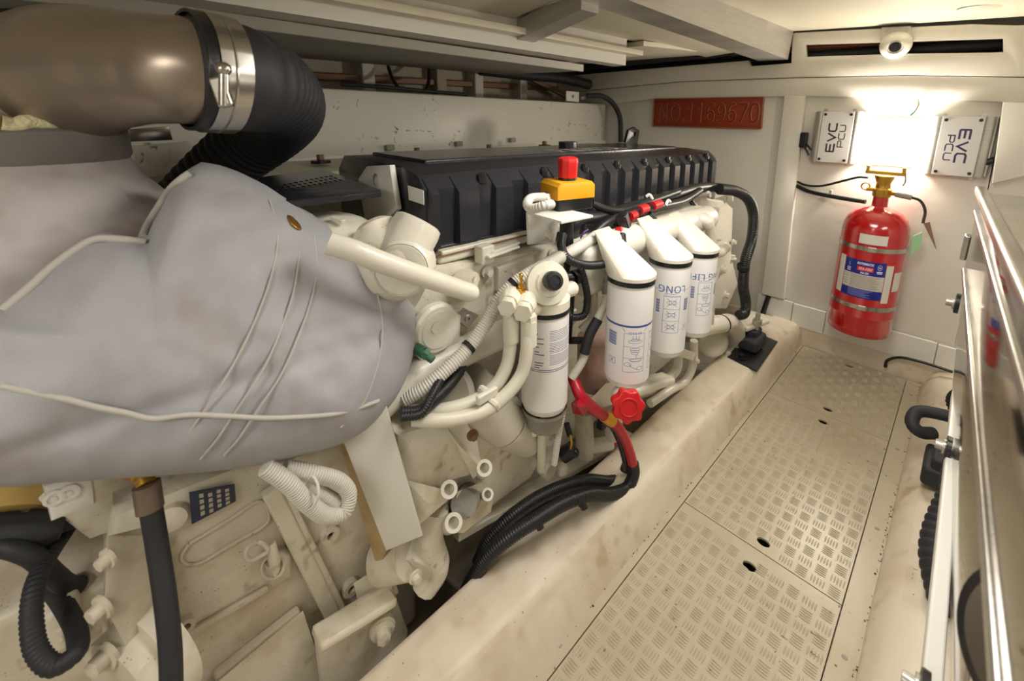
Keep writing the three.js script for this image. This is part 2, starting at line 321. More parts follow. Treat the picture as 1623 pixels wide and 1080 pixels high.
// engine bearers
function bearer(name, label, prof, z0, z1) {        // prof(t) -> [x, y] list, t 0 far .. 1 near
  const secs = []; for (let i = 0; i <= 24; i++) { const t = i / 24, z = z0 + (z1 - z0) * t; secs.push(prof(t).map(([x, y]) => [x + 0.002 * noise(z * 6, y * 9, 1), y + 0.003 * noise(z * 4, x * 9, 2), z])); }
  const g = loft(secs); return setting(name, label, g, M.gel);
}
bearer('engine_bearer', 'pale fibreglass engine bearer beside the tread plate walkway', (t) => {
  const rx = -0.478 - 0.078 * t, ix = -0.64 - 0.028 * t;
  return [[-0.452 - 0.02 * t, -0.06], [-0.455 - 0.022 * t, 0.0], [rx + 0.014, 0.062], [rx + 0.004, 0.088], [rx - 0.008, 0.101], [rx - 0.024, 0.107], [(rx + ix) / 2, 0.11], [ix + 0.016, 0.111], [ix + 0.004, 0.106], [ix - 0.003, 0.094], [ix - 0.008, 0.05], [ix - 0.02, -0.45]];
}, -2.37, 0.9);
bearer('engine_bearer_starboard', 'fibreglass bearer on the far side of the walkway', () => [[0.5, -0.4], [0.5, 0.1], [0.14, 0.1], [0.09, 0.096], [0.045, 0.08], [0.02, 0.05], [0.006, 0.02], [0.0, 0.0], [-0.002, -0.06]], -2.37, 0.9);

// ---------- walkway ----------
{
  const X0 = -0.445, X1 = -0.05, TH = 0.006, P = 0.0358;
  const joints = [[-2.352, -1.837], [-1.834, -1.089], [-1.086, 0.6]];
  const holes = [[[-.2478,0,-2.3065]], [[-.244,0,-1.8836], [-.2383,0,-1.788]].slice(0, 2), [[-.2347,0,-1.1215], [-.2378,0,-1.0273]]];
  const allH = holes.flat();
  const words = ['far tread plate by the bulkhead with one finger hole', 'middle tread plate of the walkway with two round finger holes', 'near tread plate of the walkway nearest the camera'];
  const one = (() => { const s = new THREE.SphereGeometry(1, 8, 4, 0, Math.PI * 2, 0, Math.PI / 2); s.scale(0.0128, 0.0024, 0.0019); return clean(s); })();
  joints.forEach(([a, b], i) => {
    const g = grp('floor_plate', words[i], 'floor plate', 'tread plates of the walkway');
    const hs = allH.filter((h) => h[2] > a + 0.012 && h[2] < b - 0.012);
    const sh = new THREE.Shape([[X0, -a], [X1, -a], [X1, -b], [X0, -b]].map((q) => new THREE.Vector2(q[0], q[1])));
    for (const h of hs) { const pa = new THREE.Path(); pa.absellipse(h[0], -h[2], 0.0165, 0.0125, 0, Math.PI * 2, true); sh.holes.push(pa); }
    const ex = new THREE.ExtrudeGeometry(sh, { depth: TH, bevelEnabled: false, curveSegments: 14 }); ex.rotateX(-Math.PI / 2).translate(0, -TH, 0);
    part(g, 'sheet', ex, M.plate);
    const bars = [];
    for (let r = Math.floor(a / P); r * P < b + P; r++) for (let c = 0; c < 11; c++) {
      const cx = X0 + (c + 0.5) * P, cz = r * P, turn = (r + c) % 2;
      if (cz - P / 2 < a || cz + P / 2 > b || cz > -0.2 || hs.some((h) => Math.hypot(h[0] - cx, h[2] - cz) < 0.026)) continue;
      for (let k = -2; k <= 2; k++) { const q = one.clone(); if (!turn) q.rotateY(Math.PI / 2); q.translate(cx + (turn ? 0 : k * 0.0064), 0.0002, cz + (turn ? k * 0.0064 : 0)); bars.push(q); }
    }
    const m = part(g, 'tread_bars', bars, M.plate); m.userData.kind = 'stuff';
  });
  for (const [x0, x1, w] of [[-0.492, -0.4475, 'left'], [-0.0475, 0.002, 'right']]) {
    const s = solo('floor_strip', box(x0, x1, -0.02, 0.001, -2.352, 0.6, 0.001), M.plate, w === 'left' ? 'narrow painted edge strip of the walkway along the engine bearer' : 'narrow dirty edge strip of the walkway below the starboard guard', 'floor strip');
    for (let k = 0; k < 5; k++) part(s, 'screw', lathe([(x0 + x1) / 2, 0.001, -0.55 - k * 0.42], [0, 1, 0], [[0, 0.001], [0.005, 0.0008], [0.006, 0]], 10), M.grey);
  }
  setting('floor_frame', 'fibreglass framing and well under the walkway', [box(-0.45, -0.02, -0.48, -0.4, -2.34, 0.6, 0), box(-0.46, -0.43, -0.45, -0.021, -2.34, 0.6, 0), box(-0.06, -0.03, -0.45, -0.021, -2.34, 0.6, 0)], M.gel);
}

{ // grit gathered along the edges of the walkway
  const bits = [], one = clean(new THREE.IcosahedronGeometry(1, 0));
  for (let i = 0; i < 700; i++) {
    const z = -2.33 + 2.1 * rnd(), right = rnd() < 0.5, cl = 0.5 + 0.5 * noise(z * 4, right ? 5 : 0, 7); if (rnd() > cl * 1.2) continue;
    const t = (z + 2.37) / 3.27, x = right ? -0.002 + 0.01 * (rnd() - 0.4) : -0.457 - 0.022 * t - 0.004 + 0.012 * (rnd() - 0.3), s = 0.0009 + 0.0018 * rnd() * rnd();
    bits.push(one.clone().scale(s * 1.4, s * 0.7, s).rotateY(rnd() * 3).translate(x, 0.002, z));
  }
  const m = solo('grit', bits, M.grit, 'brown grit gathered along the edges of the walkway', 'grit'); m.userData.kind = 'stuff';
}
// ---------- lamps ----------
for (const [c, w, h, I, label] of LAMPS) {
  const g = grp('ceiling_lamp', label, 'lamp');
  part(g, 'housing', rbox([c[0], c[1] + 0.024, c[2]], [w + 0.03, 0.03, h + 0.03], 0.005), M.white);
  part(g, 'diffuser', rbox([c[0], c[1] + 0.006, c[2]], [w, 0.008, h], 0.003), M.ceillamp);
  const L = new THREE.RectAreaLight(LAMPCOLOR, I, w * 0.98, h * 0.98); L.name = 'lamp_light';
  L.position.set(c[0], c[1] - 0.004, c[2]); L.lookAt(c[0], c[1] - 1, c[2] + 0.0001); g.add(L);
}
{
  const c = BULKHEAD_LAMP.at, g = grp('bulkhead_lamp', 'glowing white bulkhead lamp between the two control units', 'lamp');
  part(g, 'housing', rbox([c[0], c[1], ZB + 0.006], [0.15, 0.2, 0.012], 0.005), M.white);
  part(g, 'diffuser', rbox([c[0], c[1], ZB + 0.04], [0.125, 0.175, 0.056], 0.02), M.lampglass);
  const L = new THREE.PointLight(0xfff6e8, BULKHEAD_LAMP.candela); L.name = 'lamp_light'; L.castShadow = true; L.shadow.radius = 2; L.position.set(c[0], c[1], ZB + 0.045); g.add(L);
}

// ---------- port engine ----------
const engine = grp('marine_engine', 'large white marine diesel engine with long black ribbed valve cover', 'engine');
{
  const TILT = new THREE.Matrix4().makeTranslation(0, 1, -0.4).multiply(new THREE.Matrix4().makeRotationX(-0.03)).multiply(new THREE.Matrix4().makeTranslation(0, -1, 0.4));
  const tilt = (g) => g.applyMatrix4(TILT);
  const ext = (pts, z0, z1, b = 0.004) => { const g = new THREE.ExtrudeGeometry(new THREE.Shape(pts.map((q) => new THREE.Vector2(...q))), { depth: Math.abs(z1 - z0) - 2 * b, bevelEnabled: true, bevelSize: b, bevelThickness: b, bevelOffset: -b, bevelSegments: 2 }); g.translate(0, 0, Math.min(z0, z1) + b); return toCreasedNormals(g, 0.5); };
  // valve cover
  const sec = [[-0.765, 0.868], [-0.765, 0.995], [-0.79, 1.022], [-0.86, 1.036], [-1.16, 1.036], [-1.2, 1.0], [-1.2, 0.868]];
  const vc = part(engine, 'valve_cover', [tilt(ext(sec, -0.452, -1.78)), tilt(hull([...sec.map(([x, y]) => [x, y, -1.775]), [-0.8, 0.868, -1.94], [-0.8, 0.99, -1.94], [-0.83, 1.02, -1.93], [-1.15, 1.03, -1.93], [-1.18, 0.868, -1.94]])), tilt(box(-1.14, -0.87, 1.03, 1.044, -1.7, -0.52, 0.005)), tilt(box(-1.2, -0.757, 0.862, 0.874, -1.9, -0.447, 0.003))], M.cover, false, 'black plastic valve cover with raised side ribs');
  for (let z = -0.455, k = 0; z > -1.82; k++) {
    const w = k === 0 ? 0.03 : k < 4 ? 0.066 : 0.05;
    part(vc, 'rib', tilt(hull([[-0.766, 0.875, z], [-0.766, 0.875, z - w], [-0.748, 0.875, z - 0.006], [-0.748, 0.875, z - w + 0.006], [-0.75, 0.985, z - 0.006], [-0.75, 0.985, z - w + 0.006], [-0.782, 1.016, z - 0.004], [-0.782, 1.016, z - w + 0.004], [-0.79, 1.016, z - w / 2]])), M.cover);
    if (k % 2 === 1) part(vc, 'cover_bolt', tilt(join(lathe([-0.772, 0.997, z - w - 0.017], [0, 1, 0], [[0.013, 0], [0.013, 0.012], [0, 0.012]], 16), lathe([-0.772, 1.009, z - w - 0.017], [0, 1, 0], [[0.008, 0], [0.008, 0.01], [0, 0.01]], 6))), M.black);
    z -= w + (k < 4 ? 0.036 : 0.03);
  }
  const text = (s, size, at, m, q, d = 0.0015) => { const g = new TextGeometry(s, { font, size, depth: d, curveSegments: 4 }); g.computeBoundingBox(); g.applyMatrix4(m); return g.translate(...at); };
  part(vc, 'raised_lettering', tilt(text('PENTA', 0.085, [-0.885, 1.0435, -0.99], new THREE.Matrix4().makeBasis(new THREE.Vector3(0, 0, -1), new THREE.Vector3(-1, 0, 0), new THREE.Vector3(0, 1, 0)))), M.grey);
  part(vc, 'oil_filler_cap', lathe([-1.04,1.009,-1.2132], [0, 1, 0], [[0.05, -0.02], [0.05, 0.004], [0.034, 0.006], [0.034, 0.03], [0, 0.03]], 28), M.black);
  part(vc, 'rating_sticker', slab([[-.8208,.9971,-.447], [-.759,.9944,-.447], [-.7597,.9647,-.447], [-.8194,.9664,-.447]], 0.001, { bevel: 0 }), M.paper, false, 'small pale printed sticker');
  part(engine, 'lifting_eye', slab([[-1.1,1.0098,-1.6794], [-1.1,1.0647,-1.6998], [-1.1,1.0774,-1.7448], [-1.1,1.0591,-1.789], [-1.1,.999,-1.779]], 0.015, { holes: [[[-1.1,1.0462,-1.7478], 0.012]] }), M.black, false, 'black lifting eye at the far end');
  // block and head
  part(engine, 'block', [box(-1.2, -0.86, 0.0, 0.84, -1.8, -0.5, 0.01), box(-0.87, -0.80, 0.05, 0.5, -1.75, -0.75, 0.02), box(-0.88, -0.74, 0.6, 0.8, -1.75, -0.82, 0.01)], M.cast);
  part(engine, 'cylinder_head', slab([[-.73,.7347,-.3697], [-.73,.7877,-.4122], [-.73,.8385,-.4473], [-.73,.8071,-.7379], [-.73,.7901,-1.0308], [-.73,.7666,-1.6111], [-.73,.6506,-1.6773], [-.73,.6935,-1.037], [-.73,.7109,-.7382], [-.73,.6499,-.6405], [-.73,.6448,-.5266], [-.73,.6342,-.4355], [-.73,.6484,-.3775]], 0.14, { bevel: 0.006 }), M.cast);
  part(engine, 'gasket_flange', [bar([-.765,.8554,-.4705], [-.765,.8144,-1.8239], 0.05, 0.02, 0.004), bar([-.755,.847,-.4637], [-.755,.8398,-.7293], 0.03, 0.02, 0.008)], M.cast);
  part(engine, 'rust_line', bar([-.742,.8563,-.4559], [-.742,.8516,-.7168], 0.012, 0.003, 0.001), M.copper);
  // parts on the head side
  const side = [1, 0, 0];
  for (const [q, r] of [[[-.724,.7974,-.5753], .0095], [[-.724,.7785,-.6513], .009], [[-.724,.7852,-.7056], .008], [[-.724,.7928,-.5331], .007], [[-.724,.7908,-.7922], .009], [[-.724,.8447,-.5696], .009], [[-.724,.6944,-1.5075], .009], [[-.724,.3991,-2.0635], .009]]) part(engine, 'bolt', bolt(q, side, r), M.casting);
  part(engine, 'core_plug', [lathe([-.706,.7219,-.4282], side, [[0.052, -0.01], [0.052, 0.004], [0.047, 0.01], [0.039, 0.01], [0.039, 0.012], [0, 0.012]], 36), lathe([-.693,.7298,-.4203], side, [[0, 0.002], [0.013, 0.002], [0.013, 0]], 6)], M.casting, false, 'round white plug with hexagonal socket');
  part(engine, 'plug_housing', hull([[-.709,.6866,-.3751], [-.765,.6501,-.4047], [-.709,.7247,-.3818], [-.765,.6911,-.4119], [-.709,.7663,-.4081], [-.765,.736,-.4404], [-.709,.7704,-.4448], [-.765,.7404,-.4799], [-.709,.727,-.4894], [-.765,.6936,-.528], [-.709,.6632,-.4833], [-.765,.6247,-.5214], [-.709,.6525,-.4384], [-.765,.6132,-.473], [-.709,.6563,-.397], [-.765,.6173,-.4284]]), M.casting);
  part(engine, 'sensor_cap', [cyl([-.73,.7879,-.5187], [-.7,.8028,-.4974], 0.03, 0.027), bolt([-.7,.8051,-.5187], side, 0.009)], M.cast);
  part(engine, 'bracket', [slab([[-.71,.7172,-.4832], [-.71,.7312,-.51], [-.71,.7089,-.54], [-.71,.6873,-.5083]], 0.02), lathe([-.708,.7135,-.5078], side, [[0.008, -0.004], [0.008, 0.003], [0.004, 0.003], [0.004, -0.004]], 18)], M.zinc);
  part(engine, 'hinge_bracket', [rbox([-.715,.8456,-.5624], [0.03, 0.04, 0.035], 0.004), rbox([-.7,.8466,-.5985], [0.025, 0.006, 0.09], 0.002, [0.05, 0, 0]), rbox([-.71,.8502,-.6109], [0.02, 0.006, 0.09], 0.002, [0.05, 0, 0])], M.casting);
  part(engine, 'mounting_plate', slab([[-.715,.802,-.6011], [-.715,.8065,-.714], [-.715,.7875,-.7184], [-.715,.75,-.6488], [-.715,.7458,-.5998]], 0.02, { bevel: 0.004, holes: [[[-.715,.7874,-.6217], 0.005, 1.6]] }), M.casting);
  // drain cock
  part(engine, 'drain_cock', [cyl([-.7,.7003,-.3777], [-.68,.6962,-.382], 0.011), cyl([-.682,.6973,-.3805], [-.66,.6874,-.3884], 0.0085, 0.0075), lathe([-.676,.6945,-.3836], [0.6, -0.5, -0.5], [[0.0115, -0.006], [0.0115, 0.004], [0, 0.004]], 6)], M.green, false, 'green corroded brass drain cock');
  // coolant pipes
  part(engine, 'coolant_pipe', sweep([[-.72,.6063,-.3024], [-.72,.628,-.3704], [-.72,.6338,-.4604], [-.72,.631,-.6213], [-.74,.5842,-.8764]], 0.034, { rad: 20 }), M.casting);
  part(engine, 'coolant_tube', [sweep([[-.66,.9561,-.2228], [-.645,.9397,-.2532], [-.635,.9174,-.2871], [-.63,.8861,-.3374], [-.63,.8127,-.4584]], 0.0175, { rad: 24 }), ball([-.63,.8127,-.4584], 0.0176), cyl([-.63,.8127,-.4584], [-.7,.7739,-.5043], 0.016)], M.casting, false, 'smooth white tube slanting across the head');
  // turbo side castings
  part(engine, 'turbo_housing', [ball([-.8581,.8942,-.2893], 0.1, 1.1, 0.62, 1), ball([-.7456,.8604,-.3482], 0.07)], M.cast, false, 'white turbocharger casting');
  part(engine, 'turbo_lobe', lathe([-.7071,.8765,-.3486], sub([-.7682,.9474,-.3391], [-.7071,.8765,-.3486]), [[0.05, 0], [0.047, 0.05], [0.042, 0.078], [0.03, 0.088], [0, 0.09]], 32), M.cast);
  part(engine, 'turbo_lobe', lathe([-.694,.8888,-.3512], sub([-.6961,.9511,-.3985], [-.694,.8888,-.3512]), [[0.045, -0.01], [0.046, 0.06], [0.044, 0.074], [0.038, 0.078], [0, 0.078]], 32), M.casting);
  part(engine, 'turbo_disc', lathe([-.6571,.8837,-.3358], [0.72, 0.1, 0.62], [[0.05, -0.06], [0.05, -0.004], [0.046, 0], [0.0445, -0.002], [0.043, 0.001], [0, 0.002]], 40), M.casting);
  part(engine, 'turbo_band', bar([-.8106,.9578,-.2851], [-.7839,.9524,-.2957], 0.01, 0.008, 0.002), M.casting);
  part(engine, 'turbo_bolt', bolt([-.7617,.9256,-.2657], [0.6, 0.3, 0.8], 0.009), M.casting);
  part(engine, 'lifting_eye', slab([[-1.0321,.9887,-.432], [-.9804,1.0238,-.432], [-.8655,1.0367,-.432], [-.8486,.9436,-.432], [-.8998,.9093,-.432], [-1.0142,.8854,-.432]], 0.014, { holes: [[[-.9341,.9967,-.432], 0.0185]] }), M.white, false, 'white lifting eye plate with round hole');
  // heat shield
  const hs = [[-1.0133,1,-.2067], [-1.1448,1,-.2549], [-1.2097,1,-.4114], [-.7952,1,-.3764], [-.8128,1,-.2125]], cuts = [];
  const q00 = [-.974,1,-.2055], q10 = [-1.0718,1,-.3859], q01 = [-.9018,1,-.204];
  const q11 = [-.9517,1,-.3717];
  for (let i = 0; i < 14; i++) for (let j = 0; j < 3; j++) {
    const P = (s, t) => lerp(lerp(q00, q10, s), lerp(q01, q11, s), t), s = (i + 0.15) / 14, t = (j + 0.15) / 3;
    if (i > 1 || j < 2) cuts.push([P(s, t), P(s + 0.6 / 14, t), P(s + 0.6 / 14, t + 0.22), P(s, t + 0.22)]);
  }
  part(engine, 'heat_shield', [slab(hs, 0.003, { bevel: 0.0005, cuts: cuts.slice(6) }), slab([[-.8128,1,-.2125], [-.7952,1,-.3764], add([-.7952,1,-.3764], [0, -0.014, 0]), add([-.8128,1,-.2125], [0, -0.014, 0])], 0.003, { bevel: 0.0005 })], M.cover, false, 'black perforated heat shield');
  // oil filter console
  part(engine, 'filter_console', [sweep([[-.62,.8086,-.8644], [-.62,.8007,-1.1281], [-.62,.7847,-1.4724]], 0.042, { rad: 20 }), box(-0.7, -0.6, 0.7, 0.83, -1.32, -0.78, 0.02), bar([-.66,.8193,-.8508], [-.66,.8063,-1.4808], 0.05, 0.035, 0.012)], M.casting, false, 'white oil filter console with conical heads');
  part(engine, 'fuel_rail', [sweep([[-.68,.7976,-.8006], [-.68,.7887,-1.0885], [-.68,.7807,-1.503]], 0.012), sweep([[-.7,.8049,-.9885], [-.7,.8027,-1.2283], [-.7,.8047,-1.5408]], 0.014)], M.casting);
  for (const b of [bolt([-.57,.755,-1.2006], side, 0.008), bolt([-.66,.7798,-.8526], side, 0.009)]) part(engine, 'console_bolt', b, M.casting);
  part(engine, 'console_pipe', [sweep([[-.57,.7972,-1.3665], [-.57,.7477,-1.401], [-.58,.5782,-1.4552], [-.6,.3452,-1.5397]], 0.017), sweep([[-.6,.7913,-1.3687], [-.575,.8086,-1.3567], [-.57,.7875,-1.3733]], 0.02)], M.casting);
  // gear end cover and front pipes
  part(engine, 'timing_cover', [slab([[-.7,.83,-1.5993], [-.7,.781,-1.8357], [-.7,.7326,-1.936], [-.7,.4571,-1.9865], [-.7,.3364,-1.8748], [-.7,.3802,-1.7359], [-.7,.5939,-1.6628]], 0.3, { bevel: 0.012 }), slab([[-.68,.5722,-1.6629], [-.68,.5433,-1.8986], [-.68,.3556,-2.036], [-.68,.2645,-1.9265], [-.68,.3372,-1.7118]], 0.05, { bevel: 0.006 }), rbox([-.72,.8196,-1.7678], [0.05, 0.03, 0.12], 0.006), cyl([-.69,.7794,-1.857], [-.69,.813,-1.8485], 0.014, 0.012)], M.casting);
  part(engine, 'cover_ridge', [sweep([[-.69,.7683,-1.7205], [-.68,.699,-1.6827], [-.69,.5828,-1.7436]], 0.012), bar([-.685,.6377,-1.6957], [-.685,.6269,-1.7715], 0.02, 0.01), bar([-.685,.6098,-1.7018], [-.685,.595,-1.7916], 0.02, 0.01), sweep([[-.66,.612,-1.6262], [-.66,.59,-1.7198], [-.67,.5892,-1.8079]], 0.022)], M.casting);
  for (const b of [bolt([-.678,.4826,-1.8206], side, 0.012), bolt([-.678,.3455,-1.8875], side, 0.012), bolt([-.69,.5776,-1.9437], side, 0.009), bolt([-.68,.5067,-1.9291], [0, 1, 0], 0.011)]) part(engine, 'cover_bolt', b, M.casting);
  part(engine, 'water_pipe', [sweep([[-.62,.3605,-1.4788], [-.6,.3372,-1.6041], [-.6,.2805,-1.7741], [-.61,.1894,-1.88], [-.63,.0822,-1.9397]], 0.034, { rad: 20 }), lathe([-.6,.3235,-1.6489], [0, 0, 1], [[0.037, -0.004], [0.037, 0.004], [0.034, 0.004]], 26)], M.casting);
  part(engine, 'pipe_clamp', lathe([-.598,.3238,-1.6501], [0.1, 0, 1], [[0.035, -0.004], [0.038, -0.003], [0.038, 0.003], [0.035, 0.004]], 28), M.dark);
  part(engine, 'pump_body', [ball([-.66,.1686,-1.7518], 0.07, 0.8, 0.7, 1.3), lathe([-.62,.1144,-1.813], side, [[0.012, 0], [0.012, 0.015], [0, 0.015]], 12)], M.casting);
  part(engine, 'front_drain_pipe', [sweep([[-.58,.3696,-1.3669], [-.58,.2676,-1.3758], [-.585,.2243,-1.3454], [-.59,.2356,-1.2274], [-.6,.2368,-1.1238]], 0.0135), sweep([[-.6,.3404,-1.3008], [-.6,.2821,-1.2964], [-.605,.2653,-1.2598], [-.61,.2872,-1.1741]], 0.0145)], M.casting);
  part(engine, 'pipe_bracket', [bar([-.57,.4043,-1.2069], [-.565,.3227,-1.3438], 0.004, 0.028, 0.001), bolt([-.565,.2977,-1.3677], side, 0.007)], M.casting);
  // lower side
  part(engine, 'filter_base', [hull([[-.58,.4359,-.7668], [-.75,.2122,-.9922], [-.58,.4548,-.8451], [-.75,.2361,-1.0937], [-.58,.3456,-1.153], [-.75,.0913,-1.4934], [-.58,.2969,-1.2084], [-.75,.0274,-1.5654], [-.58,.2995,-1.1012], [-.75,.0319,-1.4261], [-.58,.343,-.9741], [-.75,.0896,-1.2611], [-.58,.403,-.7941], [-.75,.1693,-1.0276]]), bar([-.57,.3865,-.9546], [-.57,.3157,-1.1788], 0.05, 0.025, 0.01), cyl([-.62,.32,-.9458], [-.64,.1784,-.9846], 0.03, 0.025)], M.casting);
  part(engine, 'oil_pan', [slab([[-.74,.044,-.9871], [-.74,-.0035,-1.4376], [-.74,-.1217,-2.0015], [-.74,-.204,-2.3499], [-0.74, -0.2, -1.9], [-0.74, -0.3, -0.6], [-.76,.0132,-.4372], [-.76,.1137,-.4795]], 0.3, { bevel: 0.03 })], M.pan, false, 'grey oil pan below the block');
  part(engine, 'pan_rail', bar([-.72,.1753,-.4546], [-.72,-.0123,-1.2239], 0.04, 0.02, 0.004), M.cast);
  part(engine, 'starter_motor', [sweep([[-.78,.5019,-.3804], [-.77,.4841,-.4524], [-.76,.479,-.5426]], [0.05, 0.06, 0.05], { rad: 24 }), cyl([-.72,.5389,-.4975], [-.7,.4109,-.5997], 0.065, 0.06), cyl([-.7,.4109,-.5997], [-.7,.3309,-.6743], 0.06, 0.056), lathe([-.72,.5499,-.4692], [0.3, 0.3, 0.8], [[0.055, 0], [0.05, 0.015], [0, 0.02]], 28)], M.casting, false, 'white painted starter motor');
  part(engine, 'starter_flange', hull([[-.665,.4941,-.5705], [-.7,.4596,-.6006], [-.665,.4957,-.606], [-.7,.4613,-.6379], [-.665,.4395,-.6408], [-.7,.4021,-.6745], [-.665,.3511,-.6693], [-.7,.3091,-.7045], [-.665,.345,-.634], [-.7,.3026,-.6673], [-.665,.3879,-.5785], [-.7,.3478,-.6089]]), M.casting);
  part(engine, 'flywheel_housing', [slab([[-.66,.5714,-.3045], [-.66,.5464,-.4005], [-.66,.5137,-.4691], [-.66,.4384,-.5006], [-.66,.3647,-.5072], [-.66,.358,-.4681], [-.66,.3827,-.4101], [-.66,.3565,-.375], [-.66,.3623,-.3181], [-.66,.3944,-.2964]], 0.16, { bevel: 0.028 }), slab([[-.69,.4864,-.4169], [-.69,.3455,-.6535], [-.69,.2203,-.714], [-.69,.1927,-.6805], [-.69,.2013,-.5362], [-.69,.2228,-.4446], [-.69,.2807,-.3898]], 0.1, { bevel: 0.012 })], M.cast, false, 'white flywheel housing with threaded bosses');
  for (const [a, b, r] of [[[-.66,.3657,-.4982], [-.625,.4086,-.4769], .0165], [[-.66,.3789,-.4021], [-.625,.4176,-.3881], .0165], [[-.66,.2899,-.4086], [-.625,.3311,-.3944], .018], [[-.67,.2778,-.5126], [-.64,.3163,-.495], .013]]) {
    const d = sub(b, a); part(engine, 'boss', lathe(a, d, [[r * 1.15, -0.05], [r, V(d).length()], [r * 0.6, V(d).length()], [r * 0.6, V(d).length() - 0.02], [0, V(d).length() - 0.02]], 24), M.casting);
  }
  part(engine, 'housing_web', [hull([[-.66,.5506,-.4007], [-.63,.5115,-.411], [-.64,.3894,-.4831], [-.66,.3588,-.4716], [-.7,.3671,-.5206], [-.7,.4676,-.4384]]), hull([[-.66,.3559,-.4296], [-.655,.3425,-.4882], [-.66,.2677,-.5268], [-.66,.2348,-.5183], [-.665,.2314,-.4444], [-.665,.2618,-.4074], [-.72,.2292,-.4935]]), hull([[-.66,.4695,-.3123], [-.64,.3982,-.3503], [-.64,.3991,-.3943], [-.64,.3761,-.3962], [-.66,.3406,-.3166], [-.72,.3265,-.3645]])], M.cast);
  part(engine, 'housing_port', cyl([-.68,.298,-.4703], [-.645,.3312,-.4341], 0.03, 0.028, 20), M.grey);
  part(engine, 'housing_flange', [sweep([[-.69,.3204,-.392], [-.69,.261,-.373], [-.69,.1663,-.3832], [-.7,.127,-.3583]], 0.03, { rad: 12 }), lathe([-.7,.1977,-.3293], [0.5, -0.2, 0.6], [[0.045, -0.1], [0.045, 0], [0, 0]], 24), bolt([-.66,.2271,-.3201], side, 0.009)], M.cast);
  part(engine, 'brass_screw', [bolt([-.63,.5013,-.4525], [1, 0, 0.3], 0.008)], M.copper);
  part(engine, 'lower_fittings', [cyl([-.68,.2818,-.7374], [-.69,.1859,-.7442], 0.016), cyl([-.68,.3331,-.6844], [-.68,.2939,-.6798], 0.009), cyl([-.7,.1328,-.9169], [-.66,.1275,-1.0032], 0.022), cyl([-.7,.2742,-.9109], [-.7,.1079,-.9273], 0.028), ball([-.68,.1547,-.7914], 0.02), lathe([-.68,.1937,-.7334], side, [[0.022, -0.03], [0.022, 0.012], [0, 0.012]], 18)], M.cast);
  part(engine, 'red_pipe_end', cyl([-.668,.1318,-.9805], [-.65,.1261,-1.0232], 0.0145), M.redtape, false, 'dark red wrapped pipe end');
}

// ---------- filters ----------
const BLUE = '#2f4f9a';
function pictos(x, X, Y, w, h, style) {              // framed line drawings on a filter can
  x.strokeStyle = BLUE; x.fillStyle = BLUE; x.lineWidth = 2.5; x.strokeRect(X, Y, w, h);
  const L = (...p) => { x.beginPath(); p.forEach(([a, b], i) => (i ? x.lineTo : x.moveTo).call(x, X + a * w, Y + b * h)); x.stroke(); };
  const E = (a, b, r, q) => { x.beginPath(); x.ellipse(X + a * w, Y + b * h, r * w, q * h, 0, 0, 7); x.stroke(); };
  if (style === 'assembly') {                        // drawn so that it reads on a can hung upside down
    L([0, 0.36], [1, 0.36]); L([0, 0.66], [1, 0.66]);
    E(0.2, 0.1, 0.13, 0.05); L([0.3, 0.06], [0.66, 0.16], [0.72, 0.22]); E(0.78, 0.2, 0.16, 0.05); E(0.4, 0.32, 0.3, 0.035);
    L([0.1, 0.32], [0.2, 0.28], [0.6, 0.28], [0.7, 0.32]); L([0.4, 0.36], [0.4, 0.44], [0.3, 0.46]);
    for (const b of [0.5, 0.55, 0.6]) { E(0.46, b, 0.24 - (0.6 - b) * 0.8, 0.035); } E(0.46, 0.8, 0.32, 0.045); E(0.46, 0.84, 0.2, 0.03); for (const a of [0.3, 0.45, 0.6]) L([a, 0.86], [a, 0.95]);
  } else for (const [b, c] of [[0.02, 0.3], [0.36, 0.62], [0.68, 0.96]]) {
    const m = (b + c) / 2; L([0, c + 0.02], [1, c + 0.02]); L([0.2, b + 0.03], [0.8, c - 0.03]); L([0.8, b + 0.03], [0.2, c - 0.03]);
    x.strokeRect(X + w * 0.32, Y + h * (m - 0.05), w * 0.36, h * 0.1); E(0.5, m, 0.3, 0.05);
  }
}
function barcode(x, X, Y, w, h) { x.fillStyle = BLUE; for (let i = 0; i < 14; i++) x.fillRect(X, Y + i * h / 14, w, h / 14 * (i % 3 ? 0.55 : 0.8)); }
